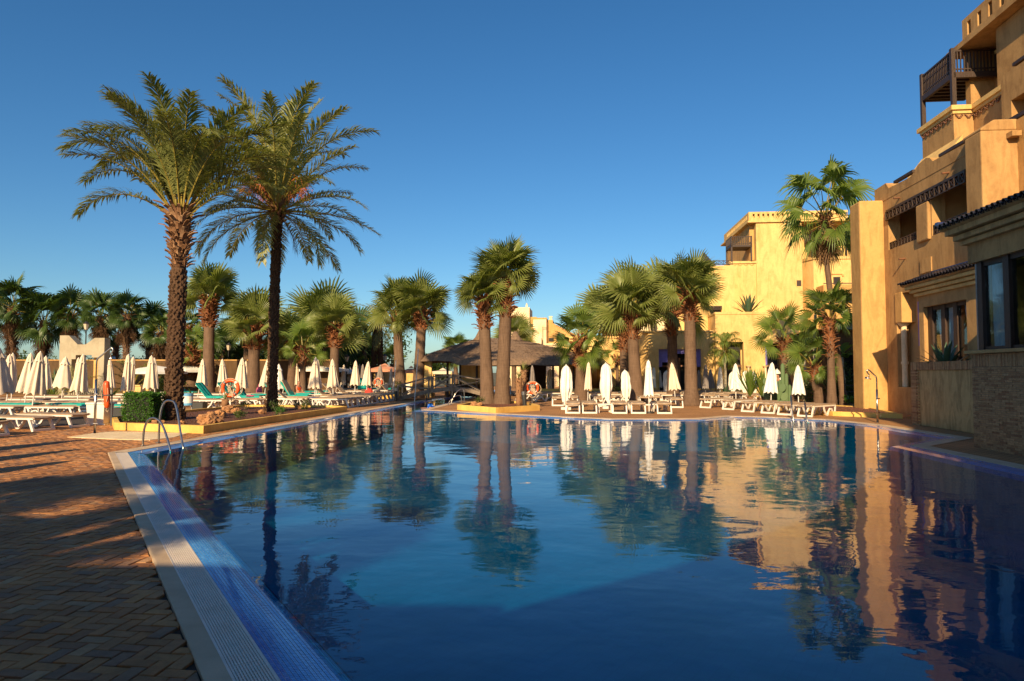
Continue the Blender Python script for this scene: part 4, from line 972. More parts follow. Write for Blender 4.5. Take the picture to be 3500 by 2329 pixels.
# dark palms with brown skirts beyond the wall
DL=['leftmost dark fan palm with wide brown skirt beyond the brown wall','second dark fan palm from the left beyond the brown wall, narrow hanging skirt','dark fan palm left of the street lantern above the gateway','dark fan palm right of the street lantern above the gateway','fifth dark fan palm beyond the wall, right of the gateway','dark fan palm beyond the wall next left of the big date trunk','dark skirted fan palm partly behind the big date trunk','brown skirted fan palm between the gateway and the date trunk']
for i,(px,yc,yt,ys,Y) in enumerate(((40,1052,955,1215,49),(147,1105,1000,1215,50),(241,1080,1000,1175,50),(339,1085,1005,1160,50),(431,1080,1005,1160,50),(509,1120,1035,1180,52),(549,1140,1075,1220,50),(395,1150,1090,1180,54))):
    zt=lambda y: H+(1273-y)*Y/2333
    x=X(px,Y); zc=zt(yc); t=thing('fan_palm',DL[i],'palm tree',(x,Y,0),0,group='dark skirted palms beyond the boundary wall')
    stem(t,[(0,0,-.05),(0,0,zc*.6),(0,0,zc+.1)],[.27,.22,.24],M['trunk'])
    skirt(t,zt(1330)+.5,zc,.24,.26,'stub',False,dens=.6)
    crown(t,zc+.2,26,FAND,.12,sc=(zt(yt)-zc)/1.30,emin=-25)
    L=zc-zt(ys); k=0; z=zc-.1
    while z>zc-L+.7:
        for j in range(9): a=j*.7+k; rr=.20+.12*math.sin(k); put('dead_frond',DEADF[(j+k)%4],t,Matrix.Translation((rr*math.cos(a),rr*math.sin(a),z))@Matrix.Rotation(a+random.uniform(-.2,.2),4,'Z'))
        z-=.42; k+=1
# more distant palms seen in gaps
FL=['bright bushy palm crowded left in the dark grove behind the parasols','bright bushy palm crowded right in the dark grove behind the parasols','distant palm crown left of the thatched roof peak','low distant palm behind the salmon gazebo','palm in front of the far cream tower','dark filler palm behind the broad palm and parasols','dark filler palm left of the slim date trunk','dark filler palm right of the slim date trunk','dark filler palm behind the two-tone palm pair','dark grove palm above the white open parasol','low palm beneath the stepped cream hotel','small date-like palm at the thatched eave end','palm at left frame edge low','dark grove palm nearest the thin date trunks','dark palm right of the short young palm']
for i,(px,yc,yt,Y,lb,n_) in enumerate(((1180,1190,1120,60,FANB,22),(1245,1200,1130,60,FANB,22),(1558,1205,1145,70,FANB,26),(1340,1248,1185,62,FANB,20),(1757,1165,1085,66,FAN,26),(795,1170,1090,54,FAND,24),(760,1200,1120,52,FAND,20),(960,1150,1060,54,FAND,26),(1060,1175,1060,55,FAND,24),(1210,1170,1060,66,FAND,20),(2030,1190,1150,60,FANB,16),(2050,1228,1185,52,FANB,16),(-60,1080,980,50,FAND,20),(1150,1180,1080,58,FAND,24),(700,1190,1120,50,FAND,22))):
    zt=lambda y: H+(1273-y)*Y/2333
    zc=zt(yc); t=thing('fan_palm',FL[i],'palm tree',(X(px,Y),Y,0),0,group='palms far behind the terraces')
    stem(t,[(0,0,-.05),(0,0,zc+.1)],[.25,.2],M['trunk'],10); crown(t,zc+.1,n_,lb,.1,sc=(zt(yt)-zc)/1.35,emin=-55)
    if lb is FAND:
        for k in range(3):
            for j in range(8): a=j*.8+k; put('dead_frond',DEADF[(j+k)%4],t,Matrix.Translation((.2*math.cos(a),.2*math.sin(a),zc-.1-.45*k))@Matrix.Rotation(a,4,'Z'))
# feather palms
FE1={e:[feather(e,seed=v*17+e,L=3.7,bend=b,ll=.70,nl=92,w=.040).mesh('date_frond',[M['dated'],M['petiole']]) for v,b in ((0,95),(1,70),(2,115))] for e in ELS}
FE2={e:[feather(e,seed=v*19+e,L=3.55,bend=b,ll=.64,nl=88,w=.040).mesh('date_frond',[M['date'],M['petiole']]) for v,b in ((0,40),(1,62),(2,80))] for e in ELS}
FED=[feather(-50,L=1.7,bend=40,ll=.4,nl=34,seed=s_,dr=1.2).mesh('dead_date_frond',[M['dead'],M['dead']]) for s_ in (1,2)]
FES={e:[feather(e,seed=v*23+e,L=1.9,bend=80,ll=.40,nl=34,w=.02,dr=.6).mesh('frond',[M['date'],M['petiole']]) for v in (0,1)] for e in ELS}
FEA={e:[feather(e,seed=v*29+e,L=1.15,bend=105,ll=.42,nl=44,w=.018,dr=1.4).mesh('frond',[M['leafb'],M['petiole']]) for v in (0,1)] for e in ELS}
def bosses(root,z0,z1,r,mat,pt=lambda z:(0,0),prot=.03,rh=.085,per=10):
    mb=MB(); rows=int((z1-z0)/rh)
    for i in range(rows):
        z=z0+i*rh+random.uniform(-.02,.02); cx,cy=pt(z); rr=r(z)
        for j in range(per):
            a=2*math.pi*(j+.5*(i%2))/per+random.uniform(-.20,.20); da=math.pi/per*random.uniform(.8,1.0); h=rh*random.uniform(.9,1.25); pr=prot*random.uniform(.3,1.9)
            def q(aa,zz,o): return (cx+(rr+o)*math.cos(aa),cy+(rr+o)*math.sin(aa),zz)
            mb.add([q(a-da,z+h*.4,-.02),q(a,z-h*.35,-.01),q(a+da,z+h*.4,-.02),q(a+da*.7,z+h*.85,pr*.5),q(a,z+h*.95,pr),q(a-da*.7,z+h*.85,pr*.5),q(a,z+h*1.05,-.03),q(a,z+h*.25,pr*.9)],
              [(0,1,7),(1,2,7),(2,3,7),(3,4,7),(4,5,7),(5,0,7),(3,6,4),(4,6,5)])
    return tag(mb.build('leaf_scars',mat,root),kind='stuff')
def datepalm(px,Y,pbase,ptop_px,ztop,rb,rt,label,F,fronds,z0,skirtz=None,upk=1.0):
    x=X(px,Y); dx=X(ptop_px,Y)-x
    t=thing('date_palm',label,'palm tree',(x,Y,z0),0,group='date palms in the corner planter')
    pt=lambda z:(dx*(z/ztop)**1.2 if z>0 else 0,0)
    rr=lambda z: rb+(rt-rb)*min(1,max(0,z)/ztop)+.10*math.exp(-max(0,z)*3)
    stem(t,[(*pt(z),z) for z in [-.1,.3,1,2,3,4,5,6,7,8] if z<ztop]+[(dx,0,ztop)],[rr(z)-.02 for z in [-.1,.3,1,2,3,4,5,6,7,8] if z<ztop]+[rt*.8],M['dtrunk'],16)
    bosses(t,0,(skirtz or ztop)-.05,rr,M['dtrunk'],pt)
    for az,el,v,s_ in fronds:
        me=F[nearest(el)][v]; a=R(az); s_*=1.0+.28*max(0,min(1,(el-35)/50))*upk; put('date_frond',me,t,Matrix.Translation((dx+.12*math.cos(a),.12*math.sin(a),ztop-.12+.1*(el>40)))@Matrix.Rotation(a,4,'Z')@Matrix.Diagonal((s_,s_,s_,1)))
    return t,dx
rnd=random.Random(5)
# azimuth 0 = +x (right), 180 = left, 270 = towards the camera
f1=[(178,68,1,1.08),(168,52,0,1.05),(188,52,1,1.0),(172,36,0,1.02),(150,68,0,1.05),(205,68,0,1.0),(130,84,1,.95),(95,84,0,.98),(60,84,1,1.0),(20,84,1,.95),(30,68,1,1.05),(5,68,1,1.1),(350,52,0,1.15),(12,52,0,1.1),(330,68,1,1.05),(300,84,0,1.0),(270,84,1,1.0),(240,84,0,.95),(215,84,1,1.0),(320,52,1,1.0),(345,36,1,.95),(120,68,1,1.0),(90,68,0,1.0),(60,52,1,1.0),(195,68,2,1.05),(165,84,2,1.05),(185,84,2,1.0),(255,68,1,1.0),(285,68,0,1.0),(230,52,1,.95),(45,68,0,1.05),(160,68,2,1.1),(10,84,2,1.0),(355,68,2,1.0),(140,52,1,1.0),(310,68,2,1.0)]
d1,dx1=datepalm(596,20.7,0,608,6.15,.24,.22,'big near date palm with shaggy cut leaf bases and high arching fronds by the hedge',FE1,f1,.15,4.6,upk=.55)
skirt(d1,4.55,6.25,.24,.30,'stub',True,dens=1.05,sc=1.45,x0=dx1*.9,tilt=-8)
for i in range(10):
    a=i*.63; put('cut_leaf_base',stubmesh(M['petiole'],L=.5,w=.09,curl=10,sd=i).mesh('cut_leaf_base',M['petiole']) if i==0 else bpy.data.meshes['cut_leaf_base'],d1,Matrix.Translation((dx1+.12*math.cos(a),.12*math.sin(a),5.95))@Matrix.Rotation(a,4,'Z')@Matrix.Rotation(R(-12),4,'Y'))
f2=[]
for i in range(46):
    t=(i+.5)/46; el=88-112*t**1.05; f2.append(((i*137.5+40)%360,el,(i*7)%3,rnd.uniform(.92,1.12)*(1.0 if el>20 else .98)))
d2,dx2=datepalm(931,25.4,0,940,7.55,.165,.165,'tall slim dark-trunked date palm with full crown and orange date stalks',FE2,f2,.15,7.6,upk=1.25)
skirt(d2,6.9,7.7,.20,.32,'stub',True,dens=1.0,sc=1.2,x0=dx2,tilt=-6)
for i in range(3): put('dead_date_frond',FED[i%2],d2,Matrix.Translation((dx2,0,7.4))@Matrix.Rotation(R([185,350,240][i]),4,'Z'))
mb=MB()
for k in range(26):
    a=rnd.uniform(0,6.28); 
    p=Vector((dx2+.2*math.cos(a),.2*math.sin(a),7.8)); o=Vector((math.cos(a),math.sin(a),0)); e1=p+o*rnd.uniform(.4,.8)+Vector((0,0,rnd.uniform(.4,1.0)))
    mb.tube([p,p.lerp(e1,.6)+Vector((0,0,.2)),e1],.018,4)
    for j in range(22):
        e2=e1+Vector((rnd.uniform(-.3,.3),rnd.uniform(-.3,.3),rnd.uniform(-.7,.05)))+o*.15; mb.bar(e1,e2,.008,.008)
        mb.tube([e2,e2-Vector((0,0,.03))],.014,4)
tag(mb.build('date_stalks',M['dates'],d2),kind='stuff')
for px,Y,tx,yt,lb in ((1272,55,1284,1120,'left of two thin date palms behind the parasols near the footbridge'),(1304,55,1296,1110,'right of two thin date palms behind the parasols near the footbridge')):
    zt=H+(1273-yt)*Y/2333; t=thing('date_palm',lb,'palm tree',(X(px,Y),Y,0),0,group='thin distant date palms')
    dx=X(tx,Y)-X(px,Y); stem(t,[(0,0,-.1),(dx*.5,0,zt*.5),(dx,0,zt)],[.22,.17,.2],M['dtrunk'],12); bosses(t,0,zt,lambda z:.19,M['dtrunk'],lambda z:(dx*z/zt,0),.05,.14,9)
    crown(t,zt+.1,26,FES,.1,sc=1.15,x0=dx,emin=-45,nm='frond')
t=thing('feathery_palm','feathery light green palm with pale thin trunk beside the big block window','palm tree',(X(2476,42),42,0))
stem(t,[(0,0,0),(.05,0,1.5),(0,0,3.0)],[.12,.08,.07],M['tan'],10); crown(t,3.0,22,FEA,.05,sc=1.05,emin=-30)
for (px,Y,zh,lb) in ((255,40,1.6,'pale green feathery palm in front of the gateway'),(455,44,2.0,'pale feathery palm right of the gateway behind parasols')):
    t=thing('young_date_palm',lb,'palm tree',(X(px,Y),Y,0)); crown(t,.7,18,FES,.1,sc=zh/1.9,emin=10)
# ---------------------------------------------------------------- shrubs, hedge, agaves, cactus
LEAFQ=MB().add([(0,0,0),(.5,-.28,.05),(1,0,0),(.5,.28,.05)],[(0,1,2,3)])
def leafcloud(root,name,mat,n,fn,size,outfn=None,seed=0,kind='stuff'):
    rnd=random.Random(seed); mb=MB()
    for i in range(n):
        p=fn(rnd); s_=size*rnd.uniform(.6,1.3)
        e=Matrix.Rotation(rnd.uniform(0,6.28),3,'Z')@Matrix.Rotation(rnd.uniform(-1.2,.6),3,'Y')@Matrix.Rotation(rnd.uniform(-1,1),3,'X')
        mb.add([Vector(p)+e@(Vector(v)*s_) for v in LEAFQ.v],[(0,1,2),(0,2,3)])
    return tag(mb.build(name,mat,root),kind=kind)
hd=thing('square_hedge','clipped square green hedge in the near corner of the raised planter','hedge',(X(489,19.9),20.0,.12),-.1)
def hfn(r):
    # near the faces of a rounded box
    f=r.randrange(5); a,b=r.uniform(-1,1),r.uniform(-1,1); d=r.uniform(.80,1.04)+.05*math.sin(a*5+b*3)
    x,y,z={0:(a,-d,b),1:(a,d,b),2:(d,a,b),3:(-d,a,b),4:(a,b,d)}[f]
    return (x*.44,y*.34,.42+z*.40)
MB().box(-.36,.36,-.27,.27,.05,.74).build('dark_core',M['black'],hd); leafcloud(hd,'leaves',M['shrub'],7500,hfn,.055)  # black box fills the hedge in place of its inner shade
def bush(px,Y,z,rx,rz,label,mat='bushy',n=900,size=.05,seed=1,group=None,cat='bush'):
    t=thing('shrub',label,cat,(X(px,Y),Y,z),group=group)
    cl=[(random.uniform(-.6,.6),random.uniform(-.6,.6),random.uniform(.35,.95),random.uniform(.25,.5)) for _ in range(9)]
    def f(r):
        c=r.choice(cl); v=Vector((r.gauss(0,1),r.gauss(0,1),r.gauss(0,1))).normalized()*c[3]*r.uniform(.6,1.1)
        return ((c[0]+v.x)*rx,(c[1]+v.y)*rx,max(.02,(c[2]+v.z)*rz))
    leafcloud(t,'leaves',M[mat],n,f,size,seed=seed)
    q=MB()
    for k in range(6): q.tube([(0,0,0),(cl[k][0]*rx*.8,cl[k][1]*rx*.8,cl[k][2]*rz)],[.015,.006],4)
    q.build('branches',M['oldwood'],t); return t
# ---------------------------------------------------------------- planters
def planter(name,label,pts,h,th=.13,soil=.12,cat='planter'):
    a=sum(pts[i][0]*pts[(i+1)%len(pts)][1]-pts[(i+1)%len(pts)][0]*pts[i][1] for i in range(len(pts)))
    if a>0: pts=pts[::-1]
    inn=offs(pts,th); n_=len(pts); c=pts[0]; t=thing(name,label,cat,(c[0],c[1],0))
    for i in range(n_):
        j=(i+1)%n_; q=[pts[i],pts[j],tuple(inn[j]),tuple(inn[i])]
        MB().prism([tuple(p) for p in q],-.02,h).build('kerb_wall',M['planterp'],t,origin=(c[0],c[1],0))
    mb=MB(); mb.prism([tuple(p) for p in inn],-.02,soil); mb.build('soil',M['soil'],t,origin=(c[0],c[1],0))
    # loose soil crumbs
    q=MB(); xs=[p[0] for p in pts]; ys=[p[1] for p in pts]; k=0
    def inside(x,y):
        r_=False
        for i in range(n_):
            (x1,y1),(x2,y2)=inn[i],inn[(i+1)%n_]
            if (y1>y)!=(y2>y) and x<(x2-x1)*(y-y1)/(y2-y1)+x1: r_=not r_
        return r_
    while k<2600:
        x,y=random.uniform(min(xs),max(xs)),random.uniform(min(ys),max(ys)); k+=1
        if inside(x,y):
            s_=random.uniform(.012,.04); z=soil+s_*.2
            q.add([(x-s_,y,z-s_),(x+s_*.5,y-s_,z-s_),(x+s_*.6,y+s_,z-s_),(x+random.uniform(-.5,.5)*s_,y,z+s_*.8)],[(0,1,3),(1,2,3),(2,0,3)])
    tag(q.build('soil_crumbs',M['soil'],t,origin=(c[0],c[1],0)),kind='stuff'); return t
planter('corner_planter','long low yellow walled planter with red soil beside the near pool corner',[(-10.7,18.45),(-7.8,17.34),(-6.55,27.2),(-7.3,28.0),(-11.2,28.6),(-12.2,20.9)],.20)
planter('island_planter','small pentagonal yellow planter holding the tall palm pair at the island tip',[(-2.26,28.2),(-.6,25.8),(1.13,27.8),(.5,31.6),(-1.7,31.8)],.22)
planter('buttress_planter','low orange kerbed bed at the foot of the tall ochre buttress',[(10.9,27.0),(11.4,24.35),(13.05,22.9),(14.3,27.6),(13,31.5),(11.0,31.0)],.16)
planter('palm_kerb','small yellow kerb around the broad palm behind the parasol row',[(X(1105,41),41,),(X(1160,40.6),40.6),(X(1165,43),43),(X(1100,43.4),43.4)],.25)
planter('bridge_bed','low yellow kerbed bed left of the wooden footbridge',[(X(1280,40),40.2),(X(1372,40),40),(X(1385,44),44.2),(X(1290,44),44.2)],.28)
planter('channel_bed','yellow kerb beneath the footbridge ramp',[(X(1412,43),43.0),(X(1480,42.2),42.3),(X(1485,43),43.4),(X(1412,44),44.3)],.25)
for args in ((945,24.6,.12,.30,.34,'green shrub at the foot of the slim date palm',500,.05,3),(960,22.5,.12,.22,.28,'small round bright shrub in the planter in front of the slim date palm',500,.045,4),(1049,25.8,.12,.3,.30,'leafy shrub near the far tip of the corner planter',500,.05,5),(1015,26.8,.12,.26,.34,'flowering shrub behind the far tip shrub in the corner planter',400,.05,6),(842,26.6,.12,.3,.30,'shrub right of the lifebuoy post in the corner planter',420,.05,7),(823,20.6,.12,.28,.24,'sparse yellowish shrub in front of the rocks in the corner planter',420,.05,8),(1370,39.8,.2,.5,.75,'bushy green shrub at the left end of the wooden footbridge',900,.08,9),(1637,29.2,.15,.3,.28,'small bush with rocks in the island planter beside the palms',400,.05,10),(2905,30.0,.15,.35,.3,'big leaved ground plant below the buttress',160,.14,11)):
    bush(*args[:6],'shrub' if 'bright' in args[5] or 'big' in args[5] else 'bushy',n=args[6],size=args[7],seed=args[8])
for args in ((120,44,0,2.6,1.15,'dark shrubbery against the brown wall left of the gateway',3000,.13,21),(600,45,0,2.0,1.0,'dark shrubbery behind the date trunk',2200,.12,22),(1230,63,0,4.5,4.5,'dense grove of dark bushes behind the far parasols',9000,.3,23),(990,60,0,5,3.8,'dense dark grove behind the small bright young palm',9000,.3,24),(1470,72,0,2.2,3.2,'rounded dark tree left of the thatched roof',3500,.22,25),(2010,50,0,1.6,1.0,'green planting behind the thatched eave',900,.1,26),(2110,41,0,.8,.7,'dark low planting between the central trunks',700,.09,27),(2520,44,0,.5,1.3,'round leafy bush by the tall dark window',700,.09,28),(420,58,0,3.5,2.2,'dark bushes beyond the wall right of the gateway',3500,.25,29),(800,58,0,5,3.0,'dark bushes beyond the wall near the slim date trunk',6000,.28,30),(10,56,0,4,2.5,'dark bushes beyond the wall at the left frame edge',3500,.25,31),(2860,34.5,0,1.3,1.6,'mixed green undergrowth behind the tall palm trunks',1600,.12,32),(2745,33.5,0,.9,1.2,'light green undergrowth between the slim leaning palm and the short palm',1100,.11,33)):
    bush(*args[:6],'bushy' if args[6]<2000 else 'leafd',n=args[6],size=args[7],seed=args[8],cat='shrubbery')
def rosette(px,Y,z,n,L,w,label,mat='agave',name='agave',cat='agave',e0=80,e1=15,trunk=0,bend=15,wld=None,par='leaf'):
    loc=(X(px,Y),Y,z) if wld is None else wld
    t=thing(name,label,cat,loc)
    if trunk:
        stem(t,[(0,0,-.05),(0,0,trunk)],[.12,.13],M['stub'],10); skirt(t,.0,trunk,.12,.12,'stub',False,sc=.5)
    for i in range(n):
        mb=MB();a=R(e0-(e0-e1)*i/n+random.uniform(-5,5)); az=i*2.4; p=Vector((0,0,trunk)); rows=[]
        for k in range(6):
            u=k/5; ww=w*(math.sin(math.pi*(.18+.82*u))**.7 if u<1 else 0)*.5
            rows.append((p+Vector((0,-ww,.25*ww)),p.copy(),p+Vector((0,ww,.25*ww)))); p=p+Vector((math.cos(a),0,math.sin(a)))*L/5; a-=R(bend/5)
        vs=[v for r_ in rows for v in r_]; fs=[]
        for k in range(5): fs+= [(3*k,3*k+1,3*k+4,3*k+3),(3*k+1,3*k+2,3*k+5,3*k+4)]
        o=mb.add(vs,fs).build(par,M[mat],t,smooth=True); o.rotation_euler.z=az
    return t
w_=l2w(10.4,20.4,1.6); rosette(0,0,0,22,.95,.13,'large blue-green agave on top of the stained garden wall','agave',wld=(w_.x,w_.y,1.55),e0=85,e1=22)
w_=l2w(10.35,17.2,1.6); rosette(0,0,0,12,.5,.09,'small agave on the wall beside the set-back window','agave',wld=(w_.x,w_.y,1.55))
w_=l2w(10.35,15.5,1.6); rosette(0,0,0,9,.6,.12,'single narrow agave tucked beside the blue window strip','agave',wld=(w_.x,w_.y,1.55),e0=88,e1=60)
w_=l2w(11.3,46.2,5.25); rosette(0,0,0,26,1.5,.16,'spiky agave growing on the terrace of the yellow block','agave',wld=(w_.x,w_.y,5.3),e0=88,e1=25)
rosette(2562,31,0,34,1.35,.09,'left spiky yucca behind the right loungers','leafb',name='yucca',cat='yucca',e0=88,e1=48,trunk=.45,bend=4)
rosette(2603,30.6,0,30,1.35,.09,'right spiky yucca behind the right loungers','leafb',name='yucca',cat='yucca',e0=88,e1=50,trunk=.40,bend=4)
rosette(2478,40,0,16,.9,.12,'dark agave under the feathery palm','agave',e0=85,e1=35)
rosette(185,40,0,22,.8,.07,'yellow striped agave between the left parasols','leafb',e0=80,e1=5)
rosette(190,41,.3,10,1.5,.12,'tall dark agave spears behind the left parasols','agave',e0=88,e1=70,bend=2)
rosette(530,39,0,18,.9,.10,'low dark cycad right of the hedge','leafd',name='cycad',cat='cycad',e0=70,e1=5,bend=35)
rosette(385,39,0,20,.9,.10,'low dark cycad behind the orange rescue float','leafd',name='cycad',cat='cycad',e0=70,e1=5,bend=35)
rosette(660,38,0,20,.9,.10,'low cycad between the date trunk and the blue litter bin','leafd',name='cycad',cat='cycad',e0=70,e1=5,bend=35)
rosette(1046,43,0,14,.5,.05,'pale spiky tuft beside the small young palm','date',name='yucca',cat='yucca')
rosette(773,25.2,.3,10,.4,.04,'tiny spiky seedling above the rocks in the corner planter','date',name='yucca',cat='yucca',e0=85,e1=25,trunk=.25)
rosette(1773,29.4,.15,18,.42,.035,'thin stemmed dracaena on the left, in the island planter','date',name='dracaena',cat='dracaena',trunk=1.15,e0=85,e1=0)
rosette(1790,30.4,.15,18,.45,.035,'thin stemmed dracaena on the right and taller, in the island planter','date',name='dracaena',cat='dracaena',trunk=1.5,e0=85,e1=0)
def cactus():
    t=thing('prickly_pear','prickly pear cactus with flat pads behind the white right parasol','cactus',(X(2650,29.5),29.5,0))
    rnd=random.Random(3); pads=[((0,0,0),0)]
    def pad(p,ang,yaw,s_):
        mb=MB();N=10;vs=[];c=Vector((0,0,s_*.55))
        for k in range(N): a=2*math.pi*k/N; vs.append(c+Vector((math.cos(a)*s_*.42,0,math.sin(a)*s_*.55)))
        f=[v+Vector((0,-.03,0)) for v in vs]+[v+Vector((0,.03,0)) for v in vs]
        mb.add(f,[tuple(range(N)),tuple(range(N,2*N))[::-1]]+[(k,N+k,N+(k+1)%N,(k+1)%N) for k in range(N)])
        o=mb.build('pad',M['cactus'],t,bevel=.012); Mx=Matrix.Translation(p)@Matrix.Rotation(yaw,4,'Z')@Matrix.Rotation(ang,4,'Y'); o.matrix_local=Mx; return Mx@Vector((0,0,s_*1.05))
    for b in range(7):
        p=Vector((rnd.uniform(-.5,.5),rnd.uniform(-.2,.3),0))
        for k in range(rnd.randint(2,4)): p=pad(p,rnd.uniform(-.6,.6),rnd.uniform(-.7,.7),rnd.uniform(.28,.38))
cactus()
t=thing('column_cactus','tall ribbed column cactus beside the person in turquoise','cactus',(X(2674,30.5),30.5,0))
for dx,h,r_ in ((0,1.95,.09),(.16,1.5,.08),(-.14,1.2,.08),(.3,1.0,.08)):
    MB().tube([(dx,0,0),(dx,0,h*.5),(dx,0,h-.08),(dx,0,h)],[r_,r_*1.05,r_,.02],10).build('arm',M['cactus'],t)
def banana(px,Y,h,label,sx=1):
    t=thing('bird_of_paradise_tree',label,'banana plant',(X(px,Y),Y,0)); stem(t,[(0,0,0),(.1*sx,0,h*.5),(0,0,h)],[.11,.08,.07],M['tan'],8)
    for i in range(9):
        az=i*2.4+.5; L=.95; mb=MB(); a=R(78-7*i); p=Vector((0,0,h)); rows=[]
        for k in range(8):
            u=k/7; ww=0.02 if u<.3 else .20*math.sin(math.pi*min(1,(u-.25)/.78))**.6+.01
            rows.append((p+Vector((0,-ww,ww*.3)),p.copy(),p+Vector((0,ww,ww*.3)))); p=p+Vector((math.cos(a),0,math.sin(a)))*L/7; a-=R(8)
        vs=[v for r_ in rows for v in r_]; fs=[]
        for k in range(7): fs+=[(3*k,3*k+1,3*k+4,3*k+3),(3*k+1,3*k+2,3*k+5,3*k+4)]
        o=mb.add(vs,fs).build('paddle_leaf',M['leafb'],t,smooth=True); o.rotation_euler.z=az
banana(2876,34,2.3,'paddle leaved banana-like plant before the shaded annex'); banana(2790,36,4.6,'tall paddle leaved plant behind the scaly palm',-1); banana(2745,34,2.6,'paddle leaved plant between the leaning palm and parasol')
# rocks
def rock(px,Y,z,r,label,seed,sx=1,sz=.7):
    rnd=random.Random(seed); import bmesh
    bm=bmesh.new(); bmesh.ops.create_icosphere(bm,subdivisions=4,radius=1)
    for v in bm.verts:
        n1=mnoise.noise(v.co*1.2+Vector((seed*3,0,0))); n2=mnoise.noise(v.co*3.1+Vector((0,seed*5,0))); n3=abs(mnoise.noise(v.co*7+Vector((0,0,seed))))
        n4=abs(mnoise.noise(v.co*16+Vector((seed,0,1))))
        f=1+.35*n1+.25*n2-.22*n3-.10*n4; v.co=Vector((v.co.x*f*r*sx,v.co.y*f*r*.8,v.co.z*f*r*sz))
    me=bpy.data.meshes.new('boulder'); bm.to_mesh(me); bm.free(); me.materials.append(M['rock'])
    o=bpy.data.objects.new('boulder',me); COL.objects.link(o); o.location=(X(px,Y),Y,z+r*sz*.5); o.rotation_euler.z=seed
    tag(o,label,'rock')
rock(722,19.0,.1,.34,'large pitted orange rock near the corner of the raised planter',1); rock(755,21.5,.12,.24,'second pitted rock behind the large orange one',2,1.1); rock(785,24.5,.12,.25,'pale rock below the lifebuoy post',3,1.1); rock(810,24.0,.12,.18,'rounded rock right of the pale rock under the lifebuoy',4)
rock(626,18.9,.1,.13,'small orange rock close to the ladder side kerb',5); rock(545,19.4,.1,.15,'orange rock at the foot of the hedge',6,1.4,.5); rock(900,23.5,.12,.14,'small pale rock in the middle of the planter soil',7); rock(1025,26.3,.12,.16,'rock between the two far shrubs',8); rock(1620,28.9,.15,.16,'left pale rock in the island planter',9); rock(1640,28.6,.15,.14,'right pale rock in the island planter',10)
rock(2700,29.3,0,.2,'small boulder under the cactus',11)
# ---------------------------------------------------------------- sun loungers
def loungerparts():
    fr=MB()
    for x in (-.26,.26):
        fr.bar((x,-.80,.30),(x,.86,.30),.045,.06)
    for y in (-.78,-.1,.2,.84): fr.bar((-.26,y,.295),(.26,y,.295),.05,.045)
    def loop(y0,y1):
        q=MB()
        q.bar((-.265,y0,.30),(-.275,y1,.02),.05,.06,(0,1,0)); q.bar((.265,y0,.30),(.275,y1,.02),.05,.06,(0,1,0))
        q.bar((-.30,y1,.028),(.30,y1,.028),.055,.05); q.bar((-.27,y0,.285),(.27,y0,.285),.05,.06); return q
    fl=loop(-.66,-.80)
    archs=[]
    for x in (-.262,.262):
        q=MB(); P_=[(.02,.29),(.10,.14),(.22,.03),(.30,.03),(.36,.12),(.46,.20),(.58,.19),(.67,.10),(.72,.03),(.80,.03),(.84,.15),(.86,.29)]
        for a,b in zip(P_,P_[1:]): q.bar((x,a[0],a[1]),(x,b[0],b[1]),.045,.05,(1,0,0))
        archs.append(q)
    sg=MB(); N=10
    vs=[];fs=[]
    for i in range(N+1):
        t=i/N; y=-.84+.96*t
        for j,x in enumerate((-.285,-.24,0,.24,.285)):
            z=.335-(.012 if j==2 else 0)+(-.02 if i==0 else 0); vs.append((x,y,z))
    for i in range(N):
        for j in range(4): a=i*5+j; fs.append((a,a+1,a+6,a+5))
    k=len(vs); vs+= [(x,y,z-.028) for x,y,z in vs]; fs+=[tuple(q+k for q in f[::-1]) for f in fs]
    edge=[j for j in range(5)]+[i*5+4 for i in range(1,N+1)]+[N*5+j for j in (3,2,1,0)]+[i*5 for i in range(N-1,0,-1)]
    for a,b in zip(edge,edge[1:]+edge[:1]): fs.append((a,a+k,b+k,b))
    sg.add(vs,fs)
    return fr,fl,archs,sg
fr_,fl_,ar_,sg_=loungerparts()
LM=dict(frame=fr_.mesh('frame',M['white']),foot=fl_.mesh('leg_frame',M['white']),a0=ar_[0].mesh('arched_leg',M['white']),a1=ar_[1].mesh('arched_leg',M['white']),seat=sg_.mesh('seat_sling',M['sling']),
    back=MB().box(-.285,.285,0,.74,-.014,.014).mesh('backrest',M['sling']))
def towelmesh(mat,seed,raised):
    rnd=random.Random(seed); mb=MB();vs=[];fs=[];A,B=14,22
    pts=[]
    for j in range(B+1):
        t=j/B; s_=-.75+1.62*t
        if raised and s_>.12: d=s_-.12; y=.12+d*math.cos(R(48)); z=.35+d*math.sin(R(48))
        else: y=s_;z=.352
        pts.append((y,z))
    for j,(y,z) in enumerate(pts):
        for i in range(A+1):
            x=-.33+.66*i/A; e=max(0,abs(x)-.29); vs.append((x if e==0 else math.copysign(.30,x),y+.02*math.sin(i*1.3+seed),z-e*2.2+.012+.012*mnoise.noise(Vector((x*6,j*.5,seed)))))
    for j in range(B):
        for i in range(A): a=j*(A+1)+i; fs.append((a,a+1,a+A+2,a+A+1))
    return mb.add(vs,fs).mesh('towel',mat,smooth=True)
TW={}
ORD=['first','second','third','fourth','fifth','sixth','seventh','eighth','ninth','tenth','eleventh','twelfth']+['far']*30
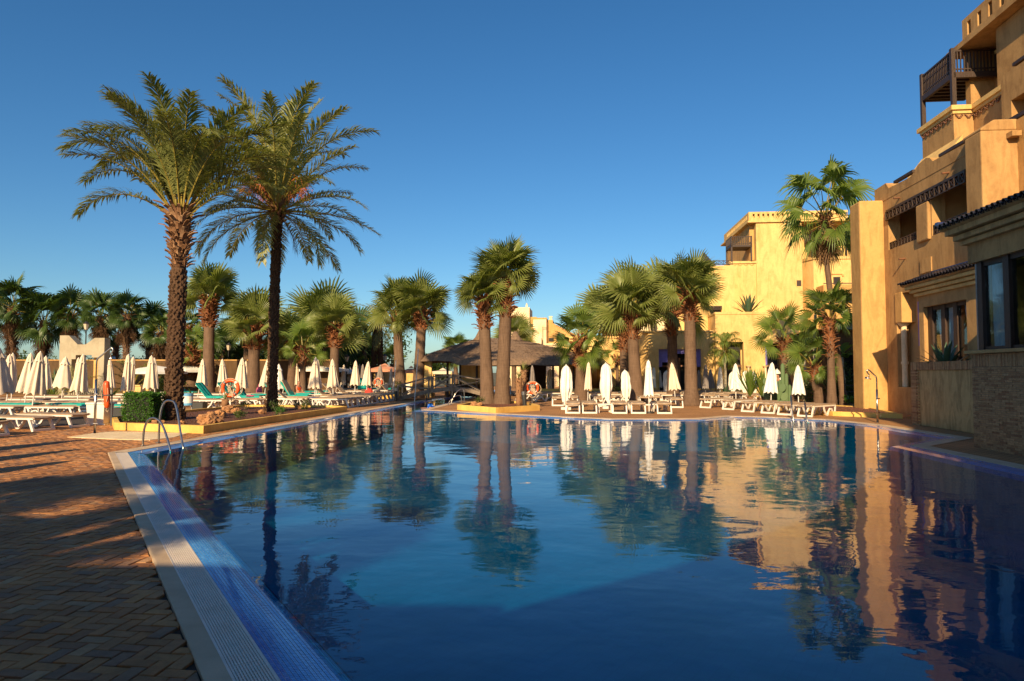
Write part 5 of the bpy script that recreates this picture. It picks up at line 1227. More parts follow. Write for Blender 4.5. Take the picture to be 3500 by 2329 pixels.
def lounger(x,y,rz,label,group,raised=0,towel=None,tlabel=None,seed=1):
    t=thing('sun_lounger',label,'sun lounger',(x,y,0),rz+random.uniform(-.03,.03),group=group)
    put('frame',LM['frame'],t); put('leg_frame',LM['foot'],t); put('arched_leg',LM['a0'],t); put('arched_leg',LM['a1'],t); put('seat_sling',LM['seat'],t)
    put('backrest',LM['back'],t,Matrix.Translation((0,.13,.322))@Matrix.Rotation(R(raised),4,'X'))
    sx=1.1 if x<-11 else .93; t.scale=(sx,max(1,sx),1.15 if x<-11 else 1.26)
    if raised: 
        q=MB()
        for xx in (-.22,.22): q.bar((xx,.55,.3),(xx,.13+.5*math.cos(R(raised)),.32+.5*math.sin(R(raised))),.02,.02)
        if 'prop' not in TW: TW['prop']=q.mesh('prop',M['white'])
        put('prop',TW['prop'],t)
    if towel:
        k=(towel,bool(raised),seed)
        if k not in TW: TW[k]=towelmesh(M[towel],seed,bool(raised))
        o=bpy.data.objects.new('towel',TW[k]); COL.objects.link(o); o.location=(x,y,0); o.rotation_euler.z=t.rotation_euler.z; o.scale=t.scale
        tag(o,tlabel,'towel')
    return t
G1='white loungers on the terrace across the pool'
# local +y of a lounger is its head
front=[(2.37,26.5,'first front lounger from the island planter, foot towards the pool'),(2.97,26.5,'second front lounger from the island planter, foot towards the pool'),(4.12,26.4,'front lounger just right of the small white table'),(4.80,26.4,'front lounger left of the tall white parasol pole'),(5.72,26.3,'last front lounger on the right, next to the root-flared palm')]
for x,y,l in front: lounger(x,y,-PH+random.uniform(-.04,.04),'white '+l,G1)
sec=[(2.16,32.2,'second row lounger left of the white twisted parasol'),(2.93,32.9,'second row lounger right of the white twisted parasol'),(4.1,31.6,'second row lounger left of the leaning central parasol'),(5.0,33.2,'second row lounger by the trunk of the tall central palm'),(6.9,33.2,'second row lounger left of the root-flared palm'),(7.25,30.6,'lounger close to the foot of the root-flared palm'),(6.3,32.8,'lounger half behind the last front lounger')]
for x,y,l in sec: lounger(x,y,-PH+random.uniform(-.05,.05),'white '+l,G1)
lounger(2.1,38.2,R(-80),'white lounger standing crosswise behind the second row, left end',G1); lounger(1.0,36.5,R(-85),'white crosswise lounger beside the lifebuoy of the island',G1)
rt=[(8.55,29.9),(9.1,28.5),(9.35,26.9),(9.75,25.9),(10.0,24.95),(10.35,24.05)]
nm_=['first','second','third','fourth','fifth','last']
for i,(x,y) in enumerate(rt): lounger(x+.45,y+.25,R(-52),'white slanting lounger, %s from the palms along the right pool edge'%nm_[i],G1)
tb_=thing('side_table','small white square table with parasol base between the front loungers','table',(3.55,26.4,0))
MB().box(-.27,.27,-.27,.27,.30,.34).build('table_top',M['white'],tb_,bevel=.01)
for a in (-1,1):
    for b in (-1,1): MB().box(a*.24-.03,a*.24+.03,b*.24-.03,b*.24+.03,0,.30).build('leg',M['white'],tb_)
GB='tan and white loungers packed in the rows behind the front terrace rows'
def onfree(x,y,r=1.0):
    return all((o.location.x-x)**2+(o.location.y-y)**2>r*r for o in PALMS)
PALMS=[o for o in COL.objects if o.parent is None and o.get('category')=='palm tree']
for ri,y in enumerate((35.6,37.6,39.6,41.4,43)):
    xs=[8.6+.72*i+(ri%2)*.3 for i in range(7)] if y<43 else [9+.8*i for i in range(5)]
    for xi,x in enumerate(xs):
        if onfree(x,y,.9): lounger(x,y,-PH+random.uniform(-.15,.15)+R(random.choice([0,0,90])),'white tan lounger, %s from the root-flared palm, %s crowded row behind the right parasols'%(ORD[xi],ORD[ri]),GB)
for ri,y in enumerate((36.2,38.6,41)):
    for i in range(7):
        x=4.2+.75*i
        if onfree(x,y,.9): lounger(x,y,-PH+R(random.choice([0,90,90])),'white tan lounger, %s from the left, %s row between the central palm trunks'%(ORD[i],ORD[ri]),GB)
for i in range(4): lounger(1.6+i*.8,40+.3*(i%2),R(90),'white lounger, %s from the left, before the low wall of the thatched bar'%ORD[i],GB)
# left-hand terrace
GL='tan slatted white loungers in the long rows of the left terrace'
k=0
for ri,y in enumerate((23.9,24.9,27.2,28.1,30.6,31.5,34.2,35.1,38,39.2)):
    for ci in range(6):
        x=-15.9-2.05*ci+(ri//2)*.25
        if y>33: x+=2.1
        if y>36: x+=2.1
        if x<-.80*y-1 or (x>-12.9 and y<29.2): continue
        lounger(x+SP*y*0,y+random.uniform(-.08,.08),-PH+R(90)+R(random.uniform(-3,3)),'flat tan lounger, %s from the right, in the %s row of the left terrace'%(ORD[ci],ORD[ri]),GL)
lounger(-13.3,16.75,-PH+R(84),'nearest left lounger with only its teal-covered foot in the frame','near left loungers',towel='teal',tlabel='teal towel on the nearest left lounger at the frame edge',seed=3)
lounger(-13.25,18.35,-PH+R(82),'white lounger whose foot frame stands out at the left, tan sling','near left loungers')
lounger(-13.1,19.6,-PH+R(84),'white lounger just behind the left pair, half hidden by them','near left loungers')
for x,y,sd,l in ((-15.9,24.9,7,'long teal towel spread on the left terrace, beside the leaning near parasol'),(-17.9,24.9,8,'teal towel further left in the same terrace row'),(-14.2,23.95,9,'teal towel ending at the white cabinet')):
    if (('teal',False,sd)) not in TW: TW[('teal',False,sd)]=towelmesh(M['teal'],sd,False)
    o=bpy.data.objects.new('towel',TW[('teal',False,sd)]); COL.objects.link(o); o.location=(x,y,.01); o.rotation_euler.z=-PH+R(90); o.scale=(1,1,1.16); tag(o,l,'towel')
lounger(-14.2,23.95,-PH+R(90),'tan lounger whose leg frame stands beside the white cabinet',GL)
# loungers behind the corner planter
GM='loungers behind the corner planter'
for px,y,rs,tw,l in ((728,33,48,1,'raised teal-covered lounger left of the orange lifebuoy'),(800,34.5,48,1,'raised teal-covered lounger right behind the orange lifebuoy'),(845,33.5,50,1,'raised teal-covered lounger beside the pink towel'),(640,40,50,1,'raised teal-covered lounger behind the blue litter bin'),(612,41,50,1,'raised teal-covered lounger between hedge and date trunk'),(960,33.5,50,1,'raised teal-covered lounger just right of the slim date trunk'),(1010,33,55,1,'large raised teal-covered lounger with overhanging corner'),(660,30.5,0,0,'flat tan lounger behind the blue litter bin'),(745,29.6,0,0,'flat tan lounger behind the planter left of the lifebuoy'),(830,29.9,0,0,'flat tan lounger behind the planter right of the lifebuoy'),(900,31,0,0,'flat tan lounger reaching the slim date trunk'),(985,30.5,0,0,'flat tan lounger under the two parasols'),(930,36,0,1,'flat teal-covered lounger behind the slim date trunk'),(1075,36,0,1,'flat teal-covered lounger beside the shaded small palm trunk')):
    lounger(X(px,y),y,-PH+R(90 if rs or tw else 88)+(R(0)),l,GM,raised=rs,towel='teal' if tw else None,tlabel='teal towel draped over the '+l.replace('teal-covered ','') if tw else None,seed=int(px)%4+11)
GE='row of loungers standing along the left pool edge before the footbridge'
for i in range(11):
    y=30.2+.78*i; x=-7.35+.085*(y-30)
    lounger(x-.55,y,-PH+R(88)+R(random.uniform(-5,5)),'white lounger, %s along the left pool edge counting towards the footbridge'%ORD[i],GE)
    if i%2==0: lounger(x-2.6,y+.3,-PH+R(90)+R(random.uniform(-12,12)),'white lounger behind the %s one of the row along the left pool edge'%ORD[i],GE,raised=random.choice([0,0,35]))
GF='distant loungers scattered before the salmon gazebo'
ORD2=ORD[:12]+['thirteenth','fourteenth','fifteenth','sixteenth','seventeenth','eighteenth']
for i in range(18):
    px=1092+i*14.5; y=42+(i*7%11)
    lounger(X(px,y),y,R(random.uniform(0,180)),'white lounger, %s from the left, in the far jumble before the salmon gazebo'%ORD2[i],GF,raised=random.choice([0,0,40]),towel='teal' if i%5==0 else None,tlabel='teal towel on the %s far lounger from the left before the salmon gazebo'%ORD2[i],seed=11)
for (x,y,z,s_,mt,l) in ((X(860,33.2),33.2,.37,(.5,.3,.06),'pink','pink towel folded on the lounger right of the lifebuoy'),(X(888,40),40,.35,(.35,.2,.5),'pink','bright pink bag standing on a lounger beside a white parasol'),(X(1262,41),41,.3,(.5,.3,.3),'red','red bag on the terrace below the second lifebuoy'),(X(1255,37.5),37.5,.37,(.6,.3,.05),'red','red striped towel on the pool edge lounger'),(X(1082,31.3),31.3,.36,(1.2,.4,.04),'navy','navy towel on the pool edge lounger near the planter tip')):
    mb=MB(); import bmesh
    bm=bmesh.new(); bmesh.ops.create_icosphere(bm,subdivisions=3,radius=.5)
    for v in bm.verts: q=mnoise.noise(v.co*4); v.co=Vector((v.co.x*s_[0],v.co.y*s_[1],max(-.1,v.co.z)*s_[2]*(1+.5*q)*1.6))*(1+.15*q)
    me=bpy.data.meshes.new('towel'); bm.to_mesh(me); bm.free(); me.materials.append(M[mt]); o=bpy.data.objects.new('towel' if 'towel' in l else 'bag',me); COL.objects.link(o); o.location=(x,y,z+.03); tag(o,l,'towel' if 'towel' in l else 'bag')
# ---------------------------------------------------------------- parasols
def canopy(kind,seed,mat):
    rnd=random.Random(seed); N=48 if kind!='flat' else 40; Q=16; mb=MB();vs=[]
    top,bot={'slim':(1.0,.34),'wide':(1.0,.36),'twist':(1.0,.26),'flat':(1.0,.40)}[kind]
    rb={'slim':rnd.uniform(.08,.095),'wide':rnd.uniform(.125,.15),'twist':.115,'flat':rnd.uniform(.18,.21)}[kind]
    ph=[rnd.uniform(-.25,.25) for _ in range(12)]; am=[rnd.uniform(.7,1.2) for _ in range(12)]
    for q in range(Q+1):
        t=q/Q; z=top+(bot-top)*t
        if kind=='twist': r=rb*(.46+.30*min(1,t*9)+.30*min(1,t*1.5))*(1-.35*max(0,t-.68)/.32) if t>0 else .03
        else: r=.035+(rb-.035)*t**.9
        if q==0: r=.03
        for j in range(N):
            a=2*math.pi*j/N; c=math.cos(8*a+ph[q%3]*0+(2.2*t if kind=='twist' else .5*t*math.sin(a*2+seed))); pl=(.22 if kind=='twist' else .20 if kind!='flat' else .07)*min(1,t*4)
            rr=r*(1+pl*c*am[int(a*1.9)%12]+.06*math.sin(3*a+seed))
            zz=z; rr*=1+(.16 if kind=='twist' else .05)*mnoise.noise(Vector((2.2*math.cos(a),2.2*math.sin(a)+seed,t*5)))
            if q==Q: 
                zz-=(.020*c if kind!='twist' else .05*max(0,math.cos(4*a+seed))) 
            if kind=='twist' and t>.6: zz-=.17*max(0,math.cos(1.5*a+seed)**3)*(t-.6)/.4
            vs.append((rr*math.cos(a),rr*math.sin(a),zz+rnd.uniform(-.002,.002)))
    fs=[]
    for q in range(Q):
        for j in range(N): a=q*N+j;b=q*N+(j+1)%N; fs.append((a,b,b+N,a+N))
    mb.add(vs,fs)
    cap=MB();vs=[]
    for q,(z,r) in enumerate(((1.012,.015),(.97,.028),(.91,.042 if kind!='flat' else .07),(.865,.058 if kind=='slim' else .075 if kind=='wide' else .10))):
        for j in range(32):
            a=2*math.pi*j/32; rr=r*(1+.16*math.cos(8*a)*(q/3)); vs.append((rr*math.cos(a),rr*math.sin(a),z-.012*(q==3)*math.cos(8*a)))
    fs=[]
    for q in range(3):
        for j in range(32): a=q*32+j;b=q*32+(j+1)%32; fs.append((a,b,b+32,a+32))
    cap.add(vs,fs)
    return mb.mesh('canopy',mat,smooth=True),cap.mesh('top_flap',mat,smooth=True)
CN={}
for kd,mt in (('slim','canvas'),('wide','canvas'),('flat','canvas'),('slim','canvasw'),('twist','canvasw'),('slim','canvasg'),('wide','canvasg'),('wide','canvasw'),('flat','canvasw')):
    CN[(kd,mt)]=[canopy(kd,s_*7+3,M[mt]) for s_ in range(3)]
for v in list(CN.values()):
    for a,b in v:
        pass
PM_=dict(pole=MB().tube([(0,0,0),(0,0,1.0)],.012,8).mesh('pole',M['whitep']),pole2=MB().tube([(0,0,0),(0,0,1.0)],.011,8).mesh('pole',M['grey']),fin=MB().tube([(0,0,1.0),(0,0,1.012),(0,0,1.03)],[.016,.02,.006],8).mesh('finial',M['whitep']),
  base=MB().box(-.20,.20,-.20,.20,0,.10).mesh('base_block',M['white']),baser=MB().tube([(0,0,0),(0,0,.06),(0,0,.07)],[.20,.20,.04],16).mesh('base_disc',M['cable']))
def parasol(px,ytop,Y,kd,mt,label,xb=None,base=None,sc=1.0,group='closed parasols',xw=1.0,v=None):
    """canopy and pole share one unit-high design, scaled to the parasol's own height"""
    ht=H+(1273-ytop)*Y/2333; xt=X(px,Y); xb_=X(xb,Y) if xb is not None else xt
    t=thing('closed_parasol',label,'parasol',(xb_,Y,0),group=group)
    tilt=math.atan2(xt-xb_,ht); t.rotation_euler=(random.uniform(-.02,.02),tilt,0)
    n_=v if v is not None else random.randrange(3); c,f=CN[(kd,mt)][n_]; S_=Matrix.Diagonal((ht*.98*xw,ht*.98*xw,ht*.985,1)); Rz=Matrix.Rotation(random.uniform(0,6),4,'Z')
    put('canopy',c,t,Rz@S_); put('top_flap',f,t,Rz@S_) if kd!='twist' else None
    put('pole',PM_['pole2' if mt=='canvasg' or kd=='twist' else 'pole'],t,Matrix.Diagonal((1.7,1.7,ht*.99,1))); put('finial',PM_['fin'],t,Matrix.Diagonal((1.5,1.5,ht*.985,1)))
    if base: put('base_block' if base=='b' else 'base_disc',PM_['base' if base=='b' else 'baser'],t)
    return t
PL=[(-6,1186,20.8,'flat','canvas',-2,'large half-closed cream parasol cut by the left frame edge'),
(34,1213,28.8,'wide','canvas',28,'cream parasol with fallen flap, first fully visible from the left'),(44,1209,30,'slim','canvas',44,'slim cream parasol overlapping the first one at the left'),
(107,1208,26.5,'wide','canvas',88,'cream parasol leaning left in front of the brown wall'),(138,1202,24,'wide','canvas',112,'nearest cream parasol leaning left, pole ending by the teal towel'),
(158,1219,31,'wide','canvas',157,'cream parasol directly behind the nearest leaning one'),(225,1221,30.5,'flat','canvas',214,'broad half-open cream parasol before the gateway'),
(270,1224,35,'slim','canvas',265,'slim parasol tucked behind the one at the gateway'),(285,1212,27.5,'wide','canvas',266,'cream parasol leaning left in front of the gateway'),
(377,1229,36,'slim','canvas',386,'slim parasol behind the orange rescue float'),(440,1213,29.5,'slim','canvas',430,'leaning parasol behind the hedge, left one of the pair'),(456,1221,31,'slim','canvas',440,'parasol behind the hedge, right one of the pair'),
(519,1217,31.5,'wide','canvas',516,'cream parasol beside the big date trunk above the hedge'),(528,1225,38,'slim','canvas',533,'thin parasol pole right beside the big date trunk'),(661,1239,48,'slim','canvas',661,'small distant parasol just right of the big date trunk'),
(694,1229,38,'wide','canvas',692,'cream parasol in front of the tall fan palm trunk'),(761,1229,37,'wide','canvas',765,'cream parasol left of the group at the lifebuoy'),(771,1241,48,'slim','canvas',772,'slim distant parasol, left one of three behind the lifebuoy'),
(781,1242,52,'slim','canvas',781,'slim distant parasol, second of three behind the lifebuoy'),(806,1241,50,'slim','canvas',806,'thin distant parasol, third one behind the lifebuoy'),(829,1225,33.5,'wide','canvas',825,'tall cream parasol rising behind the lifebuoy'),
(841,1235,45,'slim','canvas',841,'slim parasol hugging the broad palm trunk'),(917,1226,36,'wide','canvas',905,'parasol leaning against the slim date trunk from the left'),(954,1246,33,'flat','canvasw',948,'white parasol fallen open and leaning right of the slim date trunk'),
(1014,1243,46,'slim','canvas',1014,'shaded parasol before the stout palm left of the young palm'),(1079,1223,33.0,'wide','canvas',1078,'large cream parasol, left of the overlapping pair near the planter tip'),(1087,1232,35,'slim','canvas',1082,'slim parasol overlapped by the large one near the planter tip'),
(1055,1262,48,'slim','canvas',1055,'low distant parasol under the open white one'),(1137,1229,35.5,'wide','canvas',1141,'cream parasol in front of the broad palm on the yellow kerb'),(1176,1248,48,'slim','canvas',1172,'parasol beside the person in white'),
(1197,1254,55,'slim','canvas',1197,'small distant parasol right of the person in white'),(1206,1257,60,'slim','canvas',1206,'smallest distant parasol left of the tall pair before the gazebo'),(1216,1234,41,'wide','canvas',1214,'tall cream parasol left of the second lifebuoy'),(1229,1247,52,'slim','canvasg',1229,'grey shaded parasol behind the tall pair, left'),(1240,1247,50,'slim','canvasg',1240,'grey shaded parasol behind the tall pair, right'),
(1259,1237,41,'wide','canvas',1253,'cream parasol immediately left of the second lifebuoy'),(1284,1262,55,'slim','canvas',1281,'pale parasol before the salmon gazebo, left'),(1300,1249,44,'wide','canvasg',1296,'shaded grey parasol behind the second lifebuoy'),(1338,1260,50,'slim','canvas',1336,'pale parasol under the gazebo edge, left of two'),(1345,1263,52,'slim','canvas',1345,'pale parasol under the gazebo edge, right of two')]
for a in PL: parasol(a[0],a[1],a[2],a[3],a[4],a[6],xb=a[5],group='cream parasols closed on the left terraces',xw=.92)
PR=[(1819,1252,34,'slim','canvasg',1818,'grey parasol standing behind the island lifebuoy',None),(1881,1262,46,'twist','canvasw',1880,'white cloth-wrapped parasol before the dark bar',None),
(1935,1248,28.5,'twist','canvasw',1933,'large white wrapped parasol at the left front loungers','b'),(2012,1240,34.5,'slim','canvas',2008,'cream parasol beside the low fan palm trunk',None),(2070,1241,29.3,'twist','canvasw',2074,'large white wrapped parasol over the small white table','b'),
(2135,1265,31.5,'twist','canvasw',2142,'short white wrapped parasol beside the tall central palm',None),(2216,1233,25.9,'slim','canvasw',2217,'tall white parasol standing among the front loungers','r'),(2235,1257,42,'slim','canvasw',2230,'white parasol just behind the tall front one',None),
(2254,1266,45,'slim','canvasw',2253,'small white parasol before the purple portal',None),(2278,1267,40,'twist','canvasw',2278,'shaded wrapped parasol beside the narrow skirted palm',None),(2295,1241,33.5,'wide','canvas',2308,'cream parasol leaning before the narrow skirted palm',None),
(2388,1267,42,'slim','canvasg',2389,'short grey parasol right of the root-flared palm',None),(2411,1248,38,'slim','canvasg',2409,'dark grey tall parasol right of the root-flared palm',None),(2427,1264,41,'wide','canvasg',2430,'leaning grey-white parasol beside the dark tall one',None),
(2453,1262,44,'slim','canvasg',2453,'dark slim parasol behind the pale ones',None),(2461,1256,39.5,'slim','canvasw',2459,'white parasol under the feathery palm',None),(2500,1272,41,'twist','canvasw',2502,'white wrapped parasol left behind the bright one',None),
(2514,1244,34,'wide','canvasw',2513,'bright white parasol left of the spiky yuccas','r'),(2547,1267,38,'twist','canvasw',2549,'white wrapped parasol behind the left yucca',None),(2574,1270,38,'twist','canvasw',2575,'white wrapped parasol between the two yuccas',None),
(2638,1241,29.0,'wide','canvasw',2631,'bright white parasol beside the person in turquoise','r'),(2655,1262,33,'twist','canvasw',2650,'wrapped parasol behind the one beside the person in turquoise',None),(2727,1250,28.2,'wide','canvasw',2726,'worn white parasol right of the leaning slim palm','r')]
for a in PR: parasol(a[0],a[1],a[2],a[3],a[4],a[6],xb=a[5],base=a[7],group='white and grey parasols closed on the right terraces',xw=1.0)
def openparasol(px,Y,yt,r,label,mt='canvasw',square=False):
    ht=H+(1273-yt)*Y/2333; t=thing('open_parasol',label,'parasol',(X(px,Y),Y,0)); n_=8
    vs=[(0,0,ht)];fs=[]
    for k in range(n_):
        a=2*math.pi*(k+.5)/n_; vs.append((r*.55*math.cos(a),r*.55*math.sin(a),ht-.16)); 
    for k in range(n_):
        a=2*math.pi*(k+.5)/n_; vs.append((r*math.cos(a),r*math.sin(a),ht-.38))
    for k in range(n_):
        a=2*math.pi*(k+.5)/n_; vs.append((r*math.cos(a),r*math.sin(a),ht-.52))
    for k in range(n_):
        j=(k+1)%n_; fs+=[(0,1+k,1+j),(1+k,1+n_+k,1+n_+j,1+j),(1+n_+k,1+2*n_+k,1+2*n_+j,1+n_+j)]
    MB().add(vs,fs).build('canopy',M[mt],t); MB().tube([(0,0,0),(0,0,ht+.05)],.03,8).build('pole',M['whitep'],t)
    return t
openparasol(535,42,1250,1.75,'open off-white parasol left of the big date trunk'); openparasol(590,48,1248,1.7,'open off-white parasol behind the date trunk, left'); openparasol(640,46,1247,1.5,'open off-white parasol right of the date trunk above a red patch')
openparasol(1090,48,1245,2.1,'open white parasol behind the large cream pair'); openparasol(1175,55,1257,1.2,'small open white parasol behind the person in white')
# gazebos
def gazebo(px0,px1,Y,yr,ye,label,mt='salmon'):
    x0,x1=X(px0,Y),X(px1,Y); cx=(x0+x1)/2; w=(x1-x0)/2; zr=H+(1273-yr)*Y/2333; ze=H+(1273-ye)*Y/2333
    t=thing('gazebo',label,'gazebo',(cx,Y,0))
    MB().add([(-w,-w,ze),(w,-w,ze),(w,w,ze),(-w,w,ze),(-w*.3,-w*.3,zr-.12),(w*.3,-w*.3,zr-.12),(w*.3,w*.3,zr-.12),(-w*.3,w*.3,zr-.12),(-w,-w,ze-.22),(w,-w,ze-.22),(w,w,ze-.22),(-w,w,ze-.22)],[(0,1,5,4),(1,2,6,5),(2,3,7,6),(3,0,4,7),(0,8,9,1),(1,9,10,2),(2,10,11,3),(3,11,8,0)]).build('canopy',M[mt],t)
    MB().add([(-w*.36,-w*.36,zr-.08),(w*.36,-w*.36,zr-.08),(w*.36,w*.36,zr-.08),(-w*.36,w*.36,zr-.08),(0,0,zr+.1)],[(0,1,4),(1,2,4),(2,3,4),(3,0,4)]).build('top_canopy',M[mt],t)
    for a in (-1,1):
        for b in (-1,1): MB().box(a*w*.95-.05,a*w*.95+.05,b*w*.95-.05,b*w*.95+.05,0,ze-.1).build('post',M['yellow'],t)
gazebo(1270,1362,52,1247,1262,'salmon canvas gazebo behind the second lifebuoy'); gazebo(1382,1430,50,1255,1266,'smaller salmon canvas gazebo between the footbridge palms'); gazebo(1480,1548,56,1262,1270,'pale gazebo canopy seen through the thatched bar','canvas')
yw=thing('yellow_wall','yellow lit wall and pillars below the salmon gazebo','wall',(X(1350,56),56,0)); 
for a,b in ((1305,1345),(1352,1380),(1388,1440)): MB().box(X(a,56)-X(1350,56),X(b,56)-X(1350,56),0,.3,0,1.75).build('wall_run',M['yellow'],yw)
# ---------------------------------------------------------------- lifebuoys, showers, ladders, lamps, bins
def lifebuoy(px,y,Y,r,label,post=True,face=0,rope=True):
    z=H+(1273-y)*Y/2333; t=thing('lifebuoy',label,'lifebuoy',(X(px,Y),Y,0),face)
    N=40;n_=12;vs=[];fs=[];tr=r*.19
    for i in range(N):
        a=2*math.pi*i/N
        for j in range(n_):
            b=2*math.pi*j/n_; q=(r-tr)+tr*math.cos(b); vs.append((q*math.cos(a),tr*math.sin(b)*1.0,z+q*math.sin(a)))
    for i in range(N):
        for j in range(n_): fs.append((i*n_+j,i*n_+(j+1)%n_,((i+1)%N)*n_+(j+1)%n_,((i+1)%N)*n_+j))
    MB().add(vs,fs).build('ring',M['orange'],t,smooth=True)
    for k in range(4):
        a0=R(45+90*k); mb=MB(); vs=[];fs=[]
        for i in range(4):
            a=a0-.13+.26*i/3
            for j in range(n_): b=2*math.pi*j/n_; q=(r-tr)+(tr+.006)*math.cos(b); vs.append((q*math.cos(a),(tr+.006)*math.sin(b),z+q*math.sin(a)))
        for i in range(3):
            for j in range(n_): fs.append((i*n_+j,i*n_+(j+1)%n_,(i+1)*n_+(j+1)%n_,(i+1)*n_+j))
        mb.add(vs,fs).build('band',M['grey'] if k%2 else M['signw'],t,smooth=True)
    mb=MB()
    for k in range(4):
        P_=[]
        for i in range(9):
            s_=i/8; a=R(45+90*k)+s_*R(90); q=r*(1.02+.28*math.sin(math.pi*s_)*(1 if k in (2,3) else .5)); P_.append((q*math.cos(a),-.03,z+q*math.sin(a)-.05*math.sin(math.pi*s_)))
        mb.tube(P_,.012,5)
    mb.build('grab_line',M['rope'],t)
    mb=MB(); rr=random.Random(int(px))
    for k in range(5):
        P_=[]; ph_=rr.uniform(0,6)
        for i in range(14): a=i*.5+ph_; P_.append((rr.uniform(-.02,.02)+.13*math.cos(a)*(.6+.2*k/5)+.04,-.06-.01*k,z-.05-.10*k*.3+.16*math.sin(a*.8)))
        mb.tube(P_,.011,5)
    mb.build('coiled_rope',M['rope'],t)
    if post: MB().tube([(0,.09,0),(0,.09,z+r*.9)],.022,8).build('post',M['chrome'],t); MB().box(-.16,.16,.06,.09,z-.02,z+.02).build('bracket',M['cable'],t)
lifebuoy(790,1327,25.9,.36,'orange lifebuoy with tangled rope on a post behind the corner planter rocks')
lifebuoy(1294,1306,40.5,.26,'small red-orange lifebuoy on the terrace left of the footbridge')
lifebuoy(1820,1326,30.2,.29,'orange lifebuoy hanging on the island beside the leaning bollard')
def shower(px,yb,h,label,flip=1,tall=.35,tapz=.25):
    Y=H*2333/(yb-1273); t=thing('pool_shower',label,'shower',(X(px,Y),Y,0))
    MB().tube([(0,0,0),(0,0,.012)],.07,14).build('base_plate',M['chrome'],t)
    MB().tube([(0,0,0),(0,0,h*.62)],.030,12).build('pole',M['chrome'],t,smooth=True)
    pts=[(0,0,h*.60),(0,0,h*.83),(.02*flip,0,h*.86)]+[(flip*(.02+tall*s_),0,h*.86+h*.13*s_) for s_ in (.3,.6,.9)]
    e=pts[-1]; 
    for k in range(1,7): a=R(20+k*25); pts.append((e[0]+flip*.075*math.sin(a),0,e[2]+.03*math.sin(a*1.0)-.075*(1-math.cos(a))+.02))
    e=pts[-1]; pts.append((e[0]+flip*.01,0,e[2]-.10))
    MB().tube(pts,.020,10).build('curved_pipe',M['chrome'],t,smooth=True)
    e=pts[-1]; MB().tube([(e[0],0,e[2]),(e[0]+.02*flip,0,e[2]-.02),(e[0]+.02*flip,0,e[2]-.035)],[.02,.09,.095],16).build('shower_head',M['chrome'],t)
    MB().tube([(-.03,-.02,tapz),(.09,-.02,tapz),(.09,-.02,tapz-.05)],.014,8).build('foot_tap',M['chrome'],t); MB().tube([(-.02,-.03,h*.45),(.07,-.03,h*.45)],.018,8).build('push_valve',M['chrome'],t)
    return t
shower(331,1481,2.20,'chrome shower post with bent arm on the white tray at the left')
shower(2994,1445,1.65,'slim chrome shower post at the right pool edge before the buttress',-1,.22)
def G(px,py): Y=H*2333/(py-1273); return (X(px,Y),Y)
sheet_pts=[G(238,1494),G(330,1481),G(395,1475),G(470,1476),G(648,1481),G(600,1495),G(520,1504),G(446,1503)]
st_=MB().prism(sheet_pts,-.01,.012); o=st_.build('shower_tray',M['cream']); tag(o,'white flat shower tray set in the paving beside the planter','shower tray')
cb=thing('white_cabinet','white plastic cabinet standing behind the left shower post','cabinet',(X(348,20.4),20.4,0))
MB().add([(-.23,-.22,.02),(.23,-.22,.02),(.23,.22,.02),(-.23,.22,.02),(-.27,-.26,.60),(.27,-.26,.60),(.27,.26,.60),(-.27,.26,.60)],[(0,3,2,1),(4,5,6,7),(0,1,5,4),(1,2,6,5),(2,3,7,6),(3,0,4,7)]).build('body',M['white'],cb,bevel=.015)
MB().box(-.29,.29,-.28,.28,.60,.66).build('lid',M['white'],cb,bevel=.02); MB().box(-.30,.30,-.28,.28,0,.03).build('plinth',M['signw'],cb)
rf=thing('rescue_float','orange rescue float with straps hung on a thin post left of the hedge','rescue float',(X(383,19.9),19.9,0))
MB().tube([(.03,0,0),(.03,0,1.15)],.022,8).build('post',M['grey'],rf)
MB().tube([(-.10,-.06,1.30),(-.10,-.06,1.27),(-.10,-.06,1.18),(-.08,-.06,.9),(-.07,-.06,.62),(-.07,-.06,.54),(-.07,-.06,.51)],[.03,.07,.085,.085,.08,.06,.02],12).build('float',M['orange'],rf,smooth=True)
MB().tube([(-.19,-.1,1.2),(-.24,-.1,1.0),(-.2,-.1,.75),(-.12,-.1,.55)],.008,5).tube([(-.02,-.14,1.1),(0,-.14,.9),(-.04,-.14,.7)],.008,5).build('strap',M['rope'],rf); MB().box(-.17,.05,-.15,.02,.87,.91).build('holder_band',M['cable'],rf)
MB().tube([(-.07,-.06,.52),(-.10,-.06,.45),(-.05,-.06,.40),(-.03,-.06,.46)],.01,5).build('rope_tail',M['rope'],rf)
def hoop(name,lab,pts,r=.022,cat='ladder rail',group=None):
    P_=[]; p=[Vector(q) for q in pts]
    for i in range(len(p)-1):
        a=p[max(0,i-1)];b=p[i];c=p[i+1];d=p[min(len(p)-1,i+2)]
        for k in range(6):
            t=k/6; P_.append(.5*((2*b)+(c-a)*t+(2*a-5*b+4*c-d)*t*t+(3*b-a-3*c+d)*t**3))
    P_.append(p[-1]); x,y=pts[0][0],pts[0][1]; t=thing(name,lab,cat,(x,y,0),group=group)
    MB().tube(P_,r,12).build('rail',M['chrome'],t,origin=(x,y,0),smooth=True); MB().tube([(x,y,.0),(x,y,.02)],.055,14).build('base_collar',M['chrome'],t,origin=(x,y,0)); return t
hoop('pool_handrail','lower bent chrome handrail entering the near pool corner',[(-7.74,14.4,0),(-7.72,14.4,.35),(-7.6,14.35,.56),(-7.42,14.3,.58),(-7.22,14.2,.42),(-6.95,13.95,.02),(-6.9,13.9,-.15),(-6.9,13.9,-.6)])
